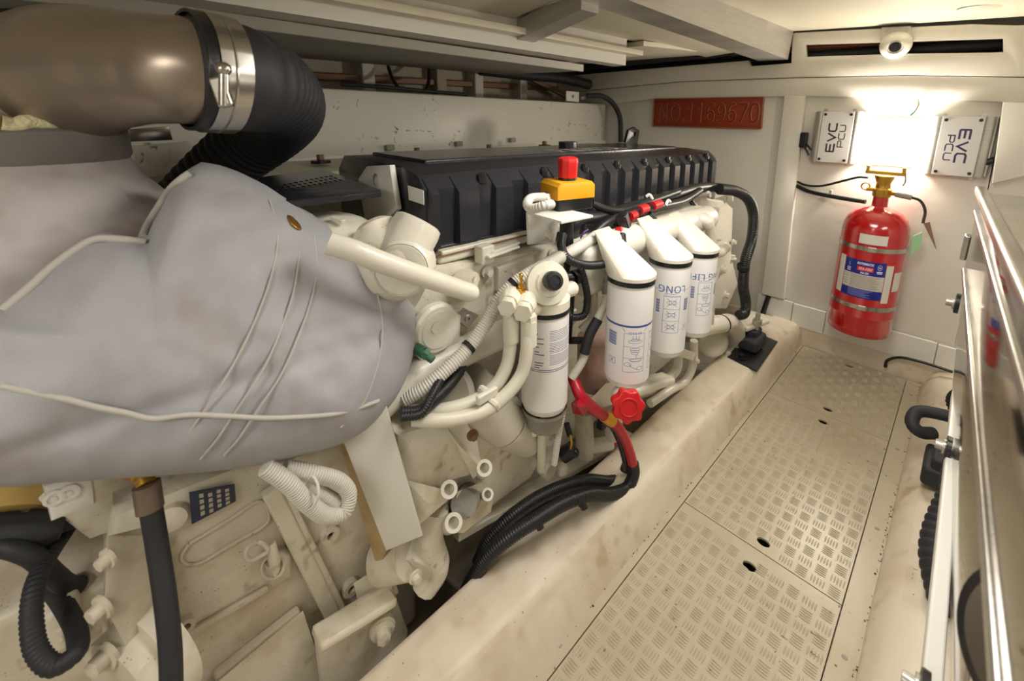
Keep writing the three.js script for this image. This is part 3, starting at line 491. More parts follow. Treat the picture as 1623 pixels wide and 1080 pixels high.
const canTex = (kind) => canvasMat(1024, 768, (x, W, H) => {
  x.fillStyle = '#efeeee'; x.fillRect(0, 0, W, H);
  if (kind === 'fuel') {
    x.fillStyle = '#5a5f86'; for (let b = 0; b < 3; b++) for (let i = 0; i < 7; i++) { x.fillRect(530, 70 + b * 100 + i * 13, 190 - ((i * 37 + b * 53) % 40), 4); x.fillRect(250, 70 + b * 100 + i * 13, 150 - ((i * 41 + b * 29) % 60), 4); }
    x.fillStyle = '#2a2f70'; for (const [a, b] of [[430, 130], [430, 170], [430, 200], [430, 240], [430, 262], [430, 330], [430, 352], [430, 372]]) x.fillRect(a, b, 30 + (b * 7) % 40, 7);
    x.beginPath(); x.arc(438, 96, 12, 0, 7); x.fill(); x.fillRect(0, 392, W, 5); x.fillRect(0, 406, W, 5);
    return;
  }
  x.save(); x.translate(W / 2, H / 2); x.rotate(Math.PI); x.translate(-W / 2, -H / 2);   // the cans hang upside down
  x.fillStyle = BLUE; x.font = '86px sans-serif'; x.textAlign = 'center';
  if (kind === 'bypass') { x.fillRect(0, 475, W, 16); x.font = '26px sans-serif'; x.fillText('BY-PASS', 520, 440); x.strokeStyle = BLUE; x.lineWidth = 3; x.beginPath(); x.moveTo(430, 470); x.lineTo(450, 440); x.moveTo(610, 470); x.lineTo(590, 440); x.stroke(); pictos(x, 445, 105, 150, 320, 'assembly'); pictos(x, 285, 105, 110, 310, 'forbid'); barcode(x, 650, 310, 70, 110); x.strokeStyle = BLUE; x.strokeRect(655, 150, 50, 50); x.font = '44px sans-serif'; x.fillText('X', 680, 192); }
  else { const d = kind === 'life' ? -40 : 0; x.fillText('LONG LIFE', (kind === 'life' ? 470 : 640), 630); x.fillRect(300, 590, 400, 2); x.font = '20px sans-serif'; x.fillText('LONG LIFE', 560 + d, 565); pictos(x, 480 + d, 200, 130, 340, kind === 'life' ? 'assembly' : 'forbid'); barcode(x, 390 + d, 400, 50, 110); barcode(x, 640 + d, 380, 30, 120); x.strokeStyle = BLUE; x.lineWidth = 2; x.strokeRect(385 + d, 215, 46, 50); x.font = '44px sans-serif'; x.fillText('X', 408 + d, 256); }
  x.restore();
}, 0.32);
function can(g, c, top, h, r, kind, turn = 0.785) {
  const R = r - 0.0005;
  part(g, 'can', lathe([c[0], top - h, c[1]], [0, 1, 0], [[0, 0], [R * 0.8, 0.0], [R * 0.94, 0.006], [R, 0.018], [R, h - 0.012], [R * 0.99, h], [0, h]], 48), M.white);
  const lab = new THREE.CylinderGeometry(r + 0.0004, r + 0.0004, h - 0.034, 48, 1, true, -Math.PI + turn, Math.PI * 2); lab.translate(c[0], top - h / 2 + 0.003, c[1]);
  part(g, 'printed_label', lab, canTex(kind), true, 'printed blue and white label');
  part(g, 'sealing_ring', lathe([c[0], top - 0.001, c[1]], [0, 1, 0], [[r * 0.9, -0.006], [r * 1.03, -0.006], [r * 1.04, 0.001], [r * 1.02, 0.005], [r * 0.9, 0.005]], 48), M.black);
}
for (const [c, top, h, kind, label] of [
  [[-0.521, -0.845], 0.768, 0.27, 'bypass', 'nearest oil filter with blue band and pictograms, above the red cap'],
  [[-0.526, -1.043], 0.762, 0.27, 'long', 'middle of the three white oil filters, upside-down LONG in blue'],
  [[-0.531, -1.228], 0.742, 0.265, 'life', 'farthest of the three white oil filters, upside-down LIFE in blue'],
]) {
  const g = grp('oil_filter', label, 'filter', 'white spin-on oil filters'); can(g, c, top, h, 0.054, kind, 0.9);
  part(engine, 'filter_head', hull([...ringPts([c[0], top + 0.0055, c[1]], 0.057, 28), ...ringPts([c[0], top + 0.014, c[1]], 0.057, 28), [c[0] - 0.028, top + 0.082, c[1] + 0.002], [c[0] - 0.09, top + 0.1, c[1] + 0.03], [c[0] - 0.09, top + 0.1, c[1] - 0.03]]), M.casting, false, 'white conical filter head');
}
{
  const g = grp('oil_filter', 'small pinkish filter hidden behind the nearest white oil filter', 'filter');
  part(g, 'can', lathe([-.64,.4013,-.8781], [0, 1, 0], [[0, 0], [0.044, 0.002], [0.05, 0.014], [0.05, 0.15], [0, 0.15]], 36), mat('#c3a49b', 0.4, { map: 'cast' }));
}
// fuel filter with hand pump head
{
  const g = grp('fuel_filter', 'white fuel filter with printed text below a round hand pump', 'filter');
  const c = [-0.622, -0.657];
  can(g, c, 0.722, 0.255, 0.054, 'fuel', 0.85);
  part(g, 'water_bowl', [lathe([c[0], 0.466, c[1]], [0, -1, 0], [[0.052, -0.004], [0.052, 0.006], [0.046, 0.022], [0.042, 0.05], [0.028, 0.058], [0, 0.058]], 12), lathe([c[0], 0.468, c[1]], [0, -1, 0], [[0.0535, -0.002], [0.0535, 0.006], [0.05, 0.008]], 40)], M.grey, false, 'grey faceted water bowl');
  for (const [a, b, r] of [[[-.62,.4285,-.6494], [-.64,.2676,-.6669], .011], [[-.62,.4361,-.6239], [-.62,.4064,-.6219], .007]]) part(g, 'drain_tube', cyl(a, b, r), M.hose);
  part(g, 'drain_conduit', sweep([[-.6,.4512,-.701], [-.6,.4096,-.6905], [-.61,.2954,-.6807]], 0.008, { corr: [0.006, 0.0012] }), M.conduit);
  part(g, 'filter_head', [lathe([c[0], 0.726, c[1]], [0, 1, 0], [[0.056, 0], [0.056, 0.02], [0.04, 0.035], [0, 0.037]], 40), cyl([-.62,.73,-.6675], [-.6,.7474,-.5736], 0.02), cyl([-.64,.7454,-.6373], [-.62,.7588,-.5446], 0.02), cyl([-.62,.7456,-.6571], [-.6,.7508,-.72], 0.018), ball([-.6,.7508,-.72], 0.018)], M.hose, false, 'cream filter head casting');
  const dir = [0.86, 0.3, 0.42];
  part(g, 'hand_pump', lathe([-.585,.796,-.6274], dir, [[0.045, -0.02], [0.048, -0.006], [0.046, 0.002], [0.03, 0.005], [0.027, 0.01], [0, 0.01]], 44), M.hose, false, 'round cream priming pump flange');
  part(g, 'pump_button', lathe([-.575,.8048,-.6262], dir, [[0.02, 0], [0.021, 0.012], [0.018, 0.022], [0.012, 0.0225], [0.011, 0.02], [0, 0.02]], 32), M.black, false, 'black rubber pump button');
  for (const [q, r] of [[[-.575,.7633,-.5445], .019], [[-.595,.7751,-.521], .018]]) part(g, 'banjo_bolt', [place(new THREE.CylinderGeometry(r, r, 0.02, 6), q, [0.62, 0, 0.78]), lathe(add(q, [-0.03, 0, -0.038]), [0.62, 0, 0.78], [[0.021, -0.014], [0.023, 0], [0.023, 0.022], [0.019, 0.038], [0, 0.038]], 28)], M.hose);
  part(g, 'bleed_nipple', [cyl([-.61,.7787,-.5707], [-.61,.8004,-.5727], 0.007), lathe([-.61,.7898,-.5708], [0, 1, 0], [[0.0105, -0.006], [0.0105, 0.006], [0, 0.006]], 6), ball([-.61,.821,-.5728], 0.005), cyl([-.61,.8004,-.5727], [-.61,.8169,-.5728], 0.003)], M.brass, false, 'small brass bleed nipple');
}
// two pale fuel hoses
for (const [pts, label, ferr] of [
  [[[-.575,.729,-.5601], [-.57,.6925,-.5516], [-.57,.6351,-.5372], [-.575,.6044,-.5071], [-.585,.5832,-.4613], [-.6,.5824,-.4121], [-.62,.5918,-.363], [-.65,.5945,-.335]], 'cream fuel hose in front, from the filter banjo bolt', [[-.575,.7387,-.5601], [-.572,.6866,-.5571]]],
  [[[-.6,.7428,-.535], [-.6,.6879,-.5325], [-.6,.6428,-.5215], [-.605,.6069,-.4947], [-.615,.5909,-.4539], [-.63,.5893,-.4045], [-.66,.5898,-.3605], [-.69,.59,-.3374]], 'cream fuel hose behind, curving from second banjo bolt', [[-.6,.7496,-.5351], [-.6,.6942,-.5343]]],
]) {
  const g = grp('fuel_hose', label, 'hose', 'cream fuel hoses'); part(g, 'hose', sweep(pts, 0.0135), M.hose);
  part(g, 'ferrule', [cyl(ferr[0], ferr[1], 0.0165), lathe(ferr[0], [0, 1, 0], [[0.017, -0.006], [0.017, 0.012], [0, 0.012]], 6)], M.hose);
}
solo('hose_clip', [rbox([-.59,.6099,-.4614], [0.012, 0.02, 0.05], 0.004), lathe([-.608,.6037,-.4694], [0.1, -0.3, 0.8], [[0.0145, -0.005], [0.0165, 0], [0.0145, 0.005]], 20), lathe([-.583,.5876,-.4709], [0.1, -0.3, 0.8], [[0.0145, -0.005], [0.0165, 0], [0.0145, 0.005]], 20)], M.casting, 'white double clip holding the two cream fuel hoses together', 'clip');

// ---------- emergency stop box ----------
{
  const b = grp('mounting_bracket', 'white angle bracket carrying the yellow emergency stop box', 'bracket');
  const y = [-.62,.9282,-.7058][1];
  part(b, 'shelf', slab([[-.6671,.933,-.6465], [-.5592,.933,-.637], [-.5478,.933,-.7251], [-.6536,.933,-.7328]], 0.006, { bevel: 0.001 }), M.white);
  part(b, 'back_plate', slab([[-.7,.9208,-.6784], [-.7,.9077,-.7967], [-.7,.8287,-.7748], [-.7,.8426,-.6823]], 0.006, { bevel: 0.001 }), M.white);
  part(b, 'bolt', bolt([-.698,.8533,-.7448], [1, 0, 0], 0.009), M.casting);
  const e = grp('emergency_stop', 'yellow and black stop box with red mushroom button', 'switch');
  const yaw = -0.35, C0 = [[-.64,.9373,-.7479][0], 0, [-.64,.9373,-.7479][2]];
  const B = (g) => g.applyMatrix4(new THREE.Matrix4().makeRotationY(yaw)).translate(C0[0], 0, C0[2]);
  part(e, 'base', B(rbox([0, 0.948, 0], [0.08, 0.03, 0.088], 0.004)), M.black);
  const shp = new THREE.Shape(); shp.moveTo(-0.0475, 0); shp.lineTo(-0.0475, 0.03); shp.lineTo(-0.04, 0.038); shp.lineTo(0.04, 0.038); shp.lineTo(0.0475, 0.03); shp.lineTo(0.0475, 0); shp.closePath();
  const yg = new THREE.ExtrudeGeometry(shp, { depth: 0.079, bevelEnabled: true, bevelSize: 0.003, bevelThickness: 0.003, bevelOffset: -0.003, bevelSegments: 2 }); yg.rotateY(Math.PI / 2).translate(-0.04, 0.958, 0);
  part(e, 'lid', B(toCreasedNormals(yg, 0.5)), M.yellow, false, 'yellow upper half');
  part(e, 'collar', B(lathe([0, 0.995, 0], [0, 1, 0], [[0.021, 0], [0.021, 0.006], [0.0195, 0.012], [0, 0.012]], 28)), M.black);
  part(e, 'push_button', B(lathe([0, 1.002, 0], [0, 1, 0], [[0.021, 0], [0.0215, 0.002], [0.0225, 0.03], [0.0235, 0.036], [0.022, 0.043], [0.016, 0.046], [0, 0.046]], 36)), M.redplastic, false, 'red twist-release push button');
  const gl = B(lathe([-0.005, 0.952, 0.042], [-0.25, 0, 1], [[0.019, 0], [0.019, 0.01], [0.016, 0.012], [0.016, 0.02], [0.011, 0.02], [0.011, 0.012], [0, 0.012]], 8));
  part(e, 'cable_gland', gl, M.zinc);
  solo('conduit_loop', sweep([[-.5307,.9816,-.5757], [-.525,.9836,-.5529], [-.5453,.9759,-.5445], [-.5897,.9731,-.5716], [-.6284,.9732,-.62], [-.6444,.9661,-.6745]], 0.0085, { corr: [0.005, 0.0015] }), M.conduit, 'short grey corrugated conduit looping from the yellow stop box', 'conduit');
}

// ---------- conduits, looms and cables on the engine ----------
const corr = (p, d) => ({ corr: [p, d] });
const diag = solo('corrugated_conduit', sweep([[-.63,.8443,-.8496], [-.62,.8347,-.7708], [-.61,.8293,-.6759], [-.62,.8145,-.6117], [-.635,.7935,-.5708], [-.645,.763,-.5406], [-.65,.7254,-.5134], [-.655,.682,-.4672], [-.66,.653,-.4135], [-.67,.6296,-.3718], [-.69,.6113,-.339]], 0.0135, { corr: [0.0055, 0.0016], rad: 18 }), M.conduit, 'long pale grey corrugated conduit crossing the engine diagonally', 'conduit');
{
  for (const [a, b] of [[[-.655,.6856,-.4721], [-.655,.6819,-.4641]], [[-.632,.7982,-.5771], [-.634,.7927,-.5699]]]) part(diag, 'tape_band', cyl(a, b, 0.0155), M.dark, false, 'black tape band');
}
for (const [pts, r, label] of [
  [[[-.64,.6283,-.3055], [-.63,.6199,-.338], [-.64,.6203,-.3774], [-.66,.6182,-.422], [-.69,.6113,-.4674]], 0.011, 'black corrugated loom bending up under the diagonal conduit'],
  [[[-.63,.6279,-.3001], [-.62,.6226,-.336], [-.63,.6377,-.364], [-.66,.6401,-.4055], [-.68,.6304,-.4362]], 0.008, 'thinner black corrugated loom beside the bent one'],
]) solo('wiring_loom', sweep(pts, r, corr(0.005, 0.0012)), M.loom, label, 'loom', 'black looms behind the grey conduit');
solo('loom_sleeve', hull([[-.68,.6346,-.4395], [-.68,.6082,-.4714], [-.7,.6239,-.5034], [-.7,.6356,-.4627], [-.7,.6195,-.4524], [-.7,.5922,-.4852]]), M.rubber, 'dark rubber sleeve at the end of the black looms', 'sleeve');
// upper harness along the head
{
  const g = grp('wiring_harness', 'thick black wiring harness along the foot of the valve cover', 'harness');
  part(g, 'main_sleeve', sweep([[-.7,.831,-.8354], [-.69,.8708,-.8399], [-.69,.8672,-.9276], [-.69,.8667,-1.0968], [-.69,.8697,-1.3235], [-.68,.8743,-1.5364], [-.66,.8619,-1.657], [-.63,.8433,-1.7368]], 0.019), M.loom);
  part(g, 'branch', sweep([[-.7,.9071,-.9192], [-.68,.8871,-.9556], [-.67,.8753,-1.0171], [-.67,.8783,-1.1687], [-.675,.8843,-1.3576]], 0.011), M.loom);
  part(g, 'branch', sweep([[-.66,.8285,-.8634], [-.65,.8592,-.916], [-.65,.8686,-1.0671], [-.65,.859,-1.2506], [-.66,.8534,-1.3774], [-.66,.8731,-1.493]], 0.012), M.loom);
  part(g, 'branch', sweep([[-.67,.8419,-1.4465], [-.66,.8079,-1.4705], [-.66,.7652,-1.5037]], 0.009), M.loom);
  for (const [a, b] of [[[-.645,.871,-1.0688], [-.645,.8725,-1.1059]], [[-.645,.8727,-1.1411], [-.645,.8737,-1.1851]], [[-.64,.8629,-1.0133], [-.64,.864,-1.0386]]]) part(g, 'red_tape', cyl(a, b, 0.0135), M.redplastic, false, 'red tape wrap');
  for (const [a, b] of [[[-.68,.8935,-1.1619], [-.665,.8861,-1.1739]], [[-.66,.8568,-1.5477], [-.655,.8401,-1.5718]], [[-.64,.8645,-1.2117], [-.64,.8725,-1.238]]]) part(g, 'white_marker', sweep([a, lerp(a, b, 0.5).map((v, i) => v + (i === 1 ? 0.01 : 0)), b], 0.005), M.white);
  part(g, 'cut_loom', [cyl([-.64,.8532,-1.1136], [-.61,.8083,-1.1385], 0.012, 0.014), lathe([-.61,.8083,-1.1385], sub([-.61,.8083,-1.1385], [-.64,.8532,-1.1136]), [[0.012, 0.0005], [0, 0.001]], 12)], M.loom);
  part(g, 'connector', [rbox([-.63,.8586,-.9679], [0.03, 0.045, 0.035], 0.005, [0.2, 0.4, 0.2]), rbox([-.64,.8346,-.955], [0.025, 0.03, 0.03], 0.004, [0, 0.3, 0])], M.black);
  part(g, 'red_clip', rbox([-.615,.8487,-.9261], [0.016, 0.012, 0.02], 0.002, [0, 0.4, 0.3]), M.redplastic);
  part(g, 'purple_wire', sweep([[-.63,.8672,-.8156], [-.63,.8638,-.8011], [-.64,.8461,-.7997]], 0.0018), mat('#6a3fa0', 0.5));
  part(g, 'connector_block', [cyl([-.66,.8921,-.7701], [-.66,.835,-.7716], 0.017), cyl([-.66,.8382,-.7715], [-.65,.8185,-.7769], 0.014), cyl([-.66,.8232,-.7814], [-.67,.7203,-.7961], 0.014)], M.black);
  part(g, 'breather', cyl([-.68,.8784,-.8735], [-.68,.8513,-.8642], 0.007), M.black);
}
solo('corrugated_loom', sweep([[-.64,.869,-.7342], [-.62,.8489,-.7076], [-.6,.8271,-.7068], [-.585,.8063,-.7449], [-.575,.7953,-.8039], [-.575,.7962,-.858], [-.58,.8133,-.8912], [-.6,.8396,-.9188]], 0.0095, corr(0.0045, 0.0011)), M.loom, 'black corrugated loom hanging in a half loop below the stop box', 'loom');
{
  const g = grp('engine_loom_conduit', 'heavy black corrugated conduit dropping beside the far engine mount', 'conduit');
  part(g, 'conduit', sweep([[-.64,.8657,-1.6079], [-.62,.8482,-1.7092], [-.6,.8093,-1.7948], [-.59,.7375,-1.8502], [-.585,.6323,-1.8471], [-.58,.553,-1.7873], [-.575,.4464,-1.7838], [-.57,.3664,-1.8209], [-.565,.3283,-1.8041], [-.57,.3297,-1.7624]], 0.02, { corr: [0.007, 0.0016], rad: 18 }), M.loom);
  part(g, 'tape_band', cyl([-.58,.5441,-1.7696], [-.58,.5266,-1.7746], 0.0235), M.dark);
}
// sender hoses between the filters
for (const [pts, r, m, label] of [
  [[[-.62,.7677,-.8276], [-.62,.7252,-.8298], [-.62,.6722,-.8351], [-.63,.6221,-.8427], [-.65,.5898,-.8273]], 0.0105, M.hose, 'cream pipe dropping between fuel filter and nearest oil filter'],
  [[[-.6,.7385,-.8627], [-.59,.6947,-.8489], [-.59,.6533,-.8199], [-.595,.6111,-.7904], [-.6,.5475,-.772], [-.61,.5043,-.7418]], 0.0105, M.hose, 'cream pipe with peeling black wrap between the filters'],
  [[[-.61,.7868,-.7651], [-.605,.7538,-.7745], [-.605,.7005,-.789], [-.61,.6593,-.7823], [-.63,.6573,-.7582], [-.66,.6767,-.7808]], 0.0085, M.loom, 'black loom loop hanging behind the fuel filter'],
  [[[-.68,.7466,-.8145], [-.68,.6778,-.8115], [-.68,.6255,-.808], [-.69,.5461,-.8141]], 0.013, M.loom, 'straight black loom behind the fuel filter'],
  [[[-.66,.5673,-.7914], [-.65,.5532,-.8367], [-.66,.5112,-.9219]], 0.009, M.loom, 'short level black pipe behind the fuel filter'],
]) { const q = solo('sender_pipe', sweep(pts, r, m === M.loom ? corr(0.005, 0.001) : {}), m, label, 'pipe'); if (label.includes('wrap')) part(q, 'black_wrap', sweep([[-.588,.6464,-.8124], [-.593,.6129,-.7877], [-.598,.565,-.7738]], 0.0125), M.rubber, false, 'peeling black wrap'); }
solo('pipe_coupling', [cyl([-.62,.7694,-.8275], [-.62,.7321,-.8294], 0.0145), lathe([-.62,.7694,-.8275], [0, 1, 0], [[0.014, -0.004], [0.014, 0.012], [0, 0.012]], 6)], M.casting, 'white pipe coupling beside the nearest oil filter', 'coupling');
solo('pipe_ferrule', cyl([-.6,.7523,-.8618], [-.59,.7007,-.8512], 0.0145), M.grey, 'brown grey ferrule beside the nearest oil filter', 'ferrule');
solo('hydraulic_elbow', [cyl([-.63,.766,-.7343], [-.62,.7618,-.7594], 0.013), lathe([-.62,.7624,-.7571], [0, 0, -1], [[0.018, -0.01], [0.018, 0.01], [0, 0.01]], 20)], M.black, 'black elbow fitting right of the hand pump', 'fitting');
// red cap
{
  const d = [0.62, 0.25, 0.6], sh = new THREE.Shape();
  for (let i = 0; i <= 96; i++) { const a = i / 96 * Math.PI * 2, r = 0.036 + 0.0032 * Math.cos(a * 7); (i ? sh.lineTo : sh.moveTo).call(sh, r * Math.cos(a), r * Math.sin(a)); }
  const e = new THREE.ExtrudeGeometry(sh, { depth: 0.02, bevelEnabled: true, bevelSize: 0.004, bevelThickness: 0.004, bevelOffset: -0.004, bevelSegments: 3 }); e.rotateX(-Math.PI / 2);
  const g = part(engine, 'oil_filler_cap', place(toCreasedNormals(e, 0.6), [-.474,.4865,-.778], d), M.redplastic, false, 'bright red scalloped oil filler cap');
  part(g, 'raised_ring', place(new THREE.TorusGeometry(0.02, 0.002, 8, 32).rotateX(Math.PI / 2), add([-.474,.4865,-.778], V(d).normalize().toArray(), 0.0245), d), M.redplastic);
  part(engine, 'filler_neck', cyl(add([-.474,.4865,-.778], d, -0.06), [-.474,.4865,-.778], 0.026), M.casting);
}
// battery cables and bundle lying on the bearer
{
  const g = grp('battery_cable', 'red taped battery cable hanging from behind the fuel filter', 'cable');
  part(g, 'cable', sweep([[-.62,.5009,-.7537], [-.6,.4901,-.7448], [-.58,.4708,-.7406], [-.57,.4196,-.7802], [-.56,.373,-.8282], [-.55,.3252,-.8685], [-.545,.2646,-.902], [-.54,.2043,-.9247], [-.54,.1663,-.9379]], [0.013, 0.015, 0.016, 0.0145, 0.013, 0.014, 0.014, 0.014, 0.014]), M.redtape);
  part(g, 'lug_boot', hull([[-.6,.4449,-.7294], [-.58,.4733,-.7356], [-.56,.4425,-.761], [-.57,.4187,-.7425], [-.6,.4118,-.7377], [-.55,.4832,-.6917]]), M.redtape);
  part(g, 'tape_end', cyl([-.562,.384,-.8165], [-.556,.3538,-.8462], 0.0155), M.yellow, false, 'yellow tape band');
  part(g, 'black_lead', sweep([[-.575,.3565,-.8222], [-.57,.3249,-.8624], [-.565,.2668,-.8949], [-.56,.2045,-.9172], [-.56,.1347,-.9423]], 0.009), M.loom);
  part(g, 'terminal', rbox([-.58,.334,-.8331], [0.02, 0.016, 0.02], 0.003), M.black);
}
for (const [pts, r, label] of [
  [[[-.54,.1753,-.937], [-.54,.1319,-.9444], [-.545,.098,-.9259], [-.55,.1228,-.8539], [-.56,.1852,-.7528], [-.575,.2055,-.6715], [-.59,.2056,-.5986], [-.61,.1926,-.5361], [-.635,.1562,-.49], [-.66,.0914,-.4652], [-.7063,0,-.474]], 0.0165, 'front black corrugated cable conduit lying along the bearer'],
  [[[-.575,.1241,-.9661], [-.58,.0963,-.9561], [-.588,.0984,-.9097], [-.6,.1617,-.81], [-.615,.1929,-.722], [-.63,.2039,-.6434], [-.65,.1866,-.5762], [-.675,.1409,-.5281], [-.7,.0607,-.5063]], 0.0155, 'rear black corrugated cable conduit lying along the bearer'],
]) solo('cable_conduit', sweep(pts, r, { corr: [0.006, 0.0013], rad: 16 }), M.loom, label, 'conduit', 'black cable conduits on the bearer');
for (const [q, label] of [[[-.585,.2066,-.5977], 'black cable clip under the conduits, nearer the gearbox'], [[-.555,.1894,-.7259], 'black cable clip under the conduits, nearer the red cable']]) solo('cable_clip', [rbox(q, [0.012, 0.022, 0.022], 0.003), cyl(q, add(q, [0.01, -0.015, 0]), 0.009)], M.black, label, 'clip');
solo('sensor_plug', [cyl([-.62,.2843,-.7255], [-.6,.3062,-.7412], 0.02), cyl([-.62,.3292,-.7515], [-.63,.3584,-.7499], 0.008), ball([-.6,.2897,-.7492], 0.012)], M.black, 'black sensor plug under the fuel filter bowl', 'plug');
solo('yellow_wire', sweep([[-.6,.3542,-.7298], [-.595,.3353,-.7294], [-.6,.3125,-.7311]], 0.0025), mat('#b98a2e', 0.5), 'thin yellow wires above the black sensor plug', 'wire');
// engine mount
{
  const g = grp('engine_mount', 'black rubber engine mount on the bearer by the bulkhead', 'mount');
  part(g, 'base_plate', slab([[-.6087,.113,-1.7851], [-.4804,.113,-1.769], [-.4963,.113,-2.0858], [-.6297,.113,-2.1111]], 0.008), M.black);
  const c = [-.5602,.113,-1.9358];
  part(g, 'rubber_block', [rbox([c[0], 0.15, c[2]], [0.085, 0.065, 0.13], 0.02), rbox([c[0], 0.19, c[2] - 0.005], [0.05, 0.04, 0.07], 0.01)], M.rubber);
  part(g, 'stud', [cyl([c[0] + 0.01, 0.19, c[2]], [c[0] + 0.01, 0.285, c[2]], 0.01, 0.01, 12), cyl([c[0] + 0.01, 0.235, c[2]], [c[0] + 0.01, 0.255, c[2]], 0.02, 0.02, 6)], M.zinc);
  part(g, 'hold_down_bolt', [cyl([-.5626,.11,-1.8247], [-.5629,.13,-1.8199], 0.009, 0.009, 6), lathe([-.5605,.114,-1.8177], [0, 1, 0], [[0.02, 0], [0.02, 0.003], [0, 0.003]], 18)], M.black);
  part(engine, 'mount_arm', slab([[-.6515,.23,-1.9201], [-.5684,.23,-1.871], [-.5246,.23,-2.0223], [-.562,.23,-2.0729], [-.6632,.23,-2.0646]], 0.018, { bevel: 0.004 }), M.casting);
}

// ---------- exhaust lagging, riser, elbow and hose ----------
const lag = grp('exhaust_lagging', 'padded silver grey insulation blanket wrapped around the exhaust', 'insulation');
{
  const R = [0.236,0.237,0.239,0.239,0.235,0.224,0.209,0.197,0.189,0.181,0.176,0.173,0.171,0.170,0.171,0.173,0.176,0.181,0.187,0.196,0.206,0.219,0.234,0.252,0.272,0.297,0.327,0.349,0.366,0.380,0.389,0.394,0.399,0.403,0.398,0.374,0.353,0.336,0.323,0.312,0.304,0.297,0.290,0.285,0.281,0.280,0.282,0.283,0.285,0.286,0.284,0.257,0.200,0.161,0.159,0.168,0.176,0.177,0.174,0.170,0.168,0.166,0.165,0.165,0.166,0.169,0.186,0.229,0.233,0.234,0.234,0.235], C = V([-.7991,.8154,-.017]), N = V([0.9222,.3861,.0196]), H = 0.15;
  const E1 = UP.clone().cross(N).normalize(), E2 = N.clone().cross(E1);
  const rad = (a) => { const q = ((a * 180 / Math.PI + 180) / 5 % 72 + 72) % 72, i = Math.floor(q), f = q - i; return R[i % 72] * (1 - f) + R[(i + 1) % 72] * f; };
  const na = 144, nr = 40, pos = [], idx = [];
  for (const side of [1, -1]) for (let j = 0; j <= nr; j++) for (let i = 0; i < na; i++) {
    const a = i / na * Math.PI * 2 - Math.PI, t = j / nr, s = Math.sin(t * Math.PI / 2), r = rad(a) * s, x = r * Math.cos(a), y = r * Math.sin(a);
    let h = (side > 0 ? H : 0.16) * Math.sqrt(Math.max(0, 1 - s ** 2.4));
    if (side > 0) { const w = Math.min(1, (1 - s) * 6); h += w * (0.006 * noise(x * 9, y * 9, 3) + 0.0035 * noise(x * 22 + 3, y * 16, 5) - 0.006 * Math.exp(-(((y + 0.075 + x * 0.05) / 0.012) ** 2))); }
    const p = C.clone().addScaledVector(E1, x).addScaledVector(E2, y).addScaledVector(N, side * h); pos.push(p.x, p.y, p.z);
  }
  const m = (nr + 1) * na;
  for (let s = 0; s < 2; s++) for (let j = 0; j < nr; j++) for (let i = 0; i < na; i++) {
    const a = s * m + j * na + i, b = s * m + j * na + (i + 1) % na, c = a + na, d = b + na; s ? idx.push(a, b, c, b, d, c) : idx.push(a, c, b, b, c, d);
  }
  const g = new THREE.BufferGeometry(); g.setAttribute('position', new THREE.Float32BufferAttribute(pos, 3)); g.setIndex(idx); g.computeVertexNormals();
  const uv = []; for (let i = 0; i < pos.length; i += 3) { const d = new THREE.Vector3(pos[i], pos[i + 1], pos[i + 2]).sub(C); uv.push(d.dot(E1), d.dot(E2)); }
  g.setAttribute('uv', new THREE.Float32BufferAttribute(uv, 2));
  part(lag, 'blanket', g, M.blanket, true);
  for (const pts of [
    [[-.7847,1.0084,-.1833], [-.7327,.9657,-.1753], [-.6919,.9212,-.1525], [-.6653,.8799,-.125], [-.6459,.8417,-.0957], [-.6331,.7992,-.0599], [-.6363,.7566,-.0252], [-.6564,.7172,.002]],
    [[-.7685,.9775,-.2144], [-.7144,.9345,-.1968], [-.678,.8895,-.1736], [-.6517,.8488,-.1447], [-.6361,.809,-.1154], [-.628,.7757,-.0836], [-.6335,.7335,-.0512], [-.6493,.7039,-.0314]],
    [[-.7431,.9471,-.2303], [-.6985,.9028,-.2142], [-.6691,.8665,-.1912], [-.6465,.8291,-.1625], [-.6303,.7898,-.1311], [-.6246,.7589,-.1005], [-.6318,.7183,-.0698], [-.6429,.6987,-.0551]],
    [[-.7403,.8858,-.3021], [-.6981,.8406,-.3066], [-.6606,.7888,-.2956], [-.6422,.7352,-.2734], [-.6304,.6875,-.2391], [-.6282,.6661,-.2009]],
  ]) part(lag, 'stitched_seam', sweep(pts, 0.0016, { rad: 6, seg: 60 }), M.seam);
  part(lag, 'edge_piping', sweep([[-.6786,.8679,.1111], [-.6672,.8563,.0916], [-.6562,.8433,.0702], [-.6505,.8246,.0486], [-.6448,.8069,.0253], [-.6416,.7901,.0057], [-.6339,.7808,-.0283], [-.6283,.7622,-.0643], [-.6237,.7398,-.104], [-.6201,.7188,-.1489], [-.6243,.6936,-.2021], [-.6401,.6713,-.2693]], 0.0035, { rad: 8, seg: 90 }), M.seam);
  part(lag, 'edge_piping', sweep([[-.7603,.9247,.1081], [-.7684,.9421,.0857], [-.7783,.9596,.0653], [-.7856,.9767,.0408], [-.7845,.9863,.022], [-.7763,.9832,-.0013], [-.7771,.9743,-.0253]], 0.0055, { rad: 8, seg: 60 }), M.seam);
  part(lag, 'edge_piping', sweep([[-.8187,.9728,-.0251], [-.867,.9858,-.0389], [-.8777,1.0128,-.0587], [-.8158,1.0462,-.0738], [-.8113,1.059,-.0898]], 0.0055, { rad: 8, seg: 50 }), M.seam);
  part(lag, 'fixing_button', place(new THREE.SphereGeometry(1, 24, 12).scale(0.021, 0.003, 0.0145), [-.7578,.9732,-.2078], V([-.7578,.9732,-.2078]).sub(C).add(N.clone().multiplyScalar(0.05)).toArray()), M.brass, false, 'oval metal fixing button');
}
